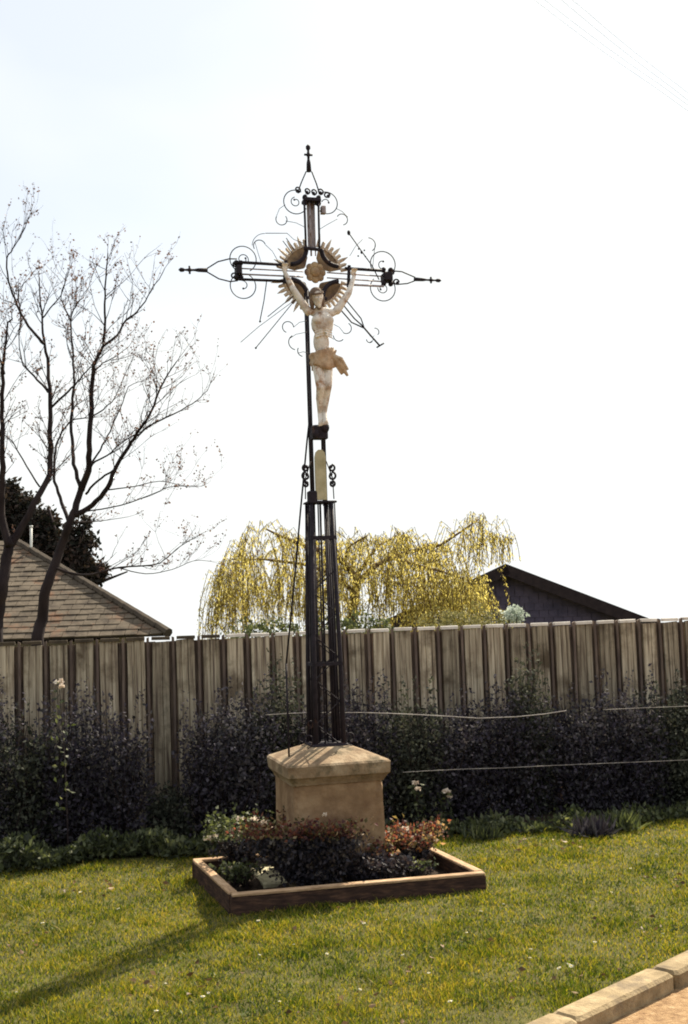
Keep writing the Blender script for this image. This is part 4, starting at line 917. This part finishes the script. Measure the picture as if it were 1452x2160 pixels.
# ------------------------------------------------------------------ willow
wl = thing('weeping_willow', 'weeping willow with yellow-green hanging shoots behind the middle of the fence', 'tree', (1.1, 22, 0)); wo = wl.location
def wtop(x):
    pts = [(410, 1330), (440, 1220), (470, 1180), (510, 1150), (550, 1098), (575, 1098), (600, 1128), (640, 1125), (680, 1150), (715, 1130), (760, 1128), (800, 1135), (840, 1122), (880, 1140), (920, 1155), (955, 1120), (985, 1085), (1020, 1082), (1060, 1090), (1085, 1130), (1105, 1240)]
    for (a, b), (c, d) in zip(pts, pts[1:]):
        if a <= x <= c: return b + (d - b) * (x - a) / (c - a)
    return 1330
limbs = [([(735, 1345), (745, 1290), (755, 1225), (730, 1190), (700, 1168), (640, 1150), (590, 1130), (560, 1115)], .09, .015, -.6),
         ([(755, 1230), (790, 1195), (830, 1175), (880, 1160), (930, 1150), (975, 1120), (1010, 1095)], .06, .012, .5),
         ([(745, 1230), (775, 1180), (800, 1150), (840, 1130)], .04, .012, 1.2), ([(750, 1250), (700, 1210), (640, 1190), (560, 1180), (490, 1180)], .05, .012, .6),
         ([(830, 1178), (870, 1190), (930, 1205), (990, 1225)], .035, .012, -1.0), ([(725, 1185), (740, 1150), (775, 1130)], .03, .01, -1.1)]
for i, (pp, r0, r1, dy) in enumerate(limbs):
    m = M(); n = len(pp); P = [at(x, y, 22 + dy * k / n) - wo for k, (x, y) in enumerate(pp)]
    m.tube(P, [r0 + (r1 - r0) * k / (n - 1) for k in range(n)], 7); m.build('branch', MT['bark_willow'], wl, True)
m = M(); P0 = at(735, 1345, 22) - wo; m.tube([(P0.x - .1, 0, -.1), (P0.x - .05, 0, .7), P0], [.2, .17, .1], 10); m.build('trunk', MT['bark_willow'], wl, True)
r = np.random.default_rng(13); rd = random.Random(13); st = M(); LP, LD = [], []
def strand_w(x, y, Y, length, dens=1.0, out=0.0):
    p = at(x, y, Y) - wo; P = [p]; sgn = rd.choice((-1, 1)); dx = sgn * rd.uniform(.02, .12) + out; N = max(4, int(length / .16)); dy = rd.uniform(-.05, .05)
    for i in range(N):
        f = i / N; p = p + Vector((dx * (1 - f) ** 1.5, dy * (1 - f), (.10 * (1 - f * 3) if f < .12 else -.16))); 
        if p.z < .7: break
        P.append(p.copy())
    st.tube(P, .006, 3, False)
    for i in range(len(P) - 1):
        for k in range(int(6 * dens + rd.random())):
            q = P[i].lerp(P[i + 1], rd.random()); LP.append((q.x + rd.gauss(0, .025), q.y + rd.gauss(0, .025), q.z)); LD.append((rd.gauss(0, .5), rd.gauss(0, .5), -1.0))
for c in range(200):                              # hanging bunches of shoots
    x = rd.uniform(452, 1075); Y = rd.uniform(20.6, 23.6); t = wtop(x); y0 = t + abs(rd.gauss(0, 1)) * 28 + (rd.uniform(0, 90) if c % 2 else 0)
    wisp = x > 960
    if wisp and rd.random() < .25: continue
    if x > 1035: y0 = min(y0, 1135)
    for k in range(rd.randint(2, 5)):
        ln = rd.uniform(.3, .6) if x > 1035 else rd.uniform(.35, 1.0) if wisp and y0 < 1150 else rd.uniform(.7, 2.0)
        strand_w(x + rd.gauss(0, 7), y0 + rd.uniform(-4, 14), Y + rd.uniform(-.1, .1), ln, .8 if y0 < 1140 else 1.15)
for c in range(300):                               # lower filling
    x = rd.choice((rd.uniform(690, 1035), rd.uniform(900, 1035), rd.uniform(465, 650))); strand_w(x, rd.uniform(1215, 1290), rd.uniform(20.8, 23.2), rd.uniform(.5, 1.0), 1.3)
st.build('hanging_shoots', MT['bark_willow'], wl, kind='stuff')
LP = np.array(LP); LD = np.array(LD); L = r.uniform(.035, .075, len(LP)); link('foliage', leaf_mesh('foliage', LP, LD, L, L * .16, r), MT['willow'], wl, 'stuff')

# low greenery behind the fence, under the willow
def bush(label, px, py, Y, rx, rz, n, mat, leaf, stretch=1.0):
    c = at(px, py, Y); t = thing('bush', label, 'bush', (c.x, Y, 0)); r = np.random.default_rng(px)
    q = unit(r.normal(size=(n, 3))) * (r.uniform(.2, 1, (n, 1)) ** .5); P = q * np.array([rx, rx * .7, rz]) * (1 + .25 * np.sin(q[:, :1] * 9) * np.cos(q[:, 2:] * 7)); P[:, 2] += c.z; P[:, 2] = np.maximum(P[:, 2], .05)
    D = r.normal(size=P.shape) + np.array([0, 0, .3]); L = r.uniform(leaf[0], leaf[1], n); link('foliage', leaf_mesh('foliage', P, D, L, L * .3, r), MT[mat], t, 'stuff')
    m = M(); stems(m, (0, 0, -.05), [(rx * .6 * cos(a), rx * .4 * sin(a), c.z) for a in (0, 1.3, 2.5, 3.8, 5)], .02, .1, 5); m.build('stem', MT['bark'], t, kind='stuff'); return t
bush('green bush showing under the willow just right of the iron shaft', 745, 1345, 18, .75, .36, 2600, 'weed', (.04, .08))
bush('yellow-green bush between the willow and the dark gable', 985, 1326, 19, .85, .36, 3600, 'green_gold', (.03, .06))
bush('green bush at the fence top below the willow\'s left half', 560, 1352, 18.5, .7, .34, 2000, 'weed', (.04, .08))
bush('small pale blossoming shrub at the foot of the dark gable', 1085, 1297, 16, .16, .12, 420, 'blossom', (.03, .06))

# ------------------------------------------------------------------ overhead cables, upper right
for i, (a, b, lb) in enumerate((((1128, 0), (1385, 186), 'lowest of the four faint overhead cables at the upper right'), ((1150, 0), (1392, 178), 'second lowest of the four faint overhead cables at the upper right'),
                                ((1185, 0), (1418, 185), 'second highest of the four faint overhead cables at the upper right'), ((1235, 22), (1426, 176), 'highest of the four faint overhead cables at the upper right'))):
    dx, dy = b[0] - a[0], b[1] - a[1]; P = []
    for k in range(-4, 15):
        t = k / 8; P.append(at(a[0] + dx * t, a[1] + dy * t + 4 * sin(pi * min(max(t, 0), 1)), 24 + i * .3 + 6 * t))
    strand(P, .0038, 'cable', 'overhead_cable', lb, 'cable', 'overhead cables crossing the sky')
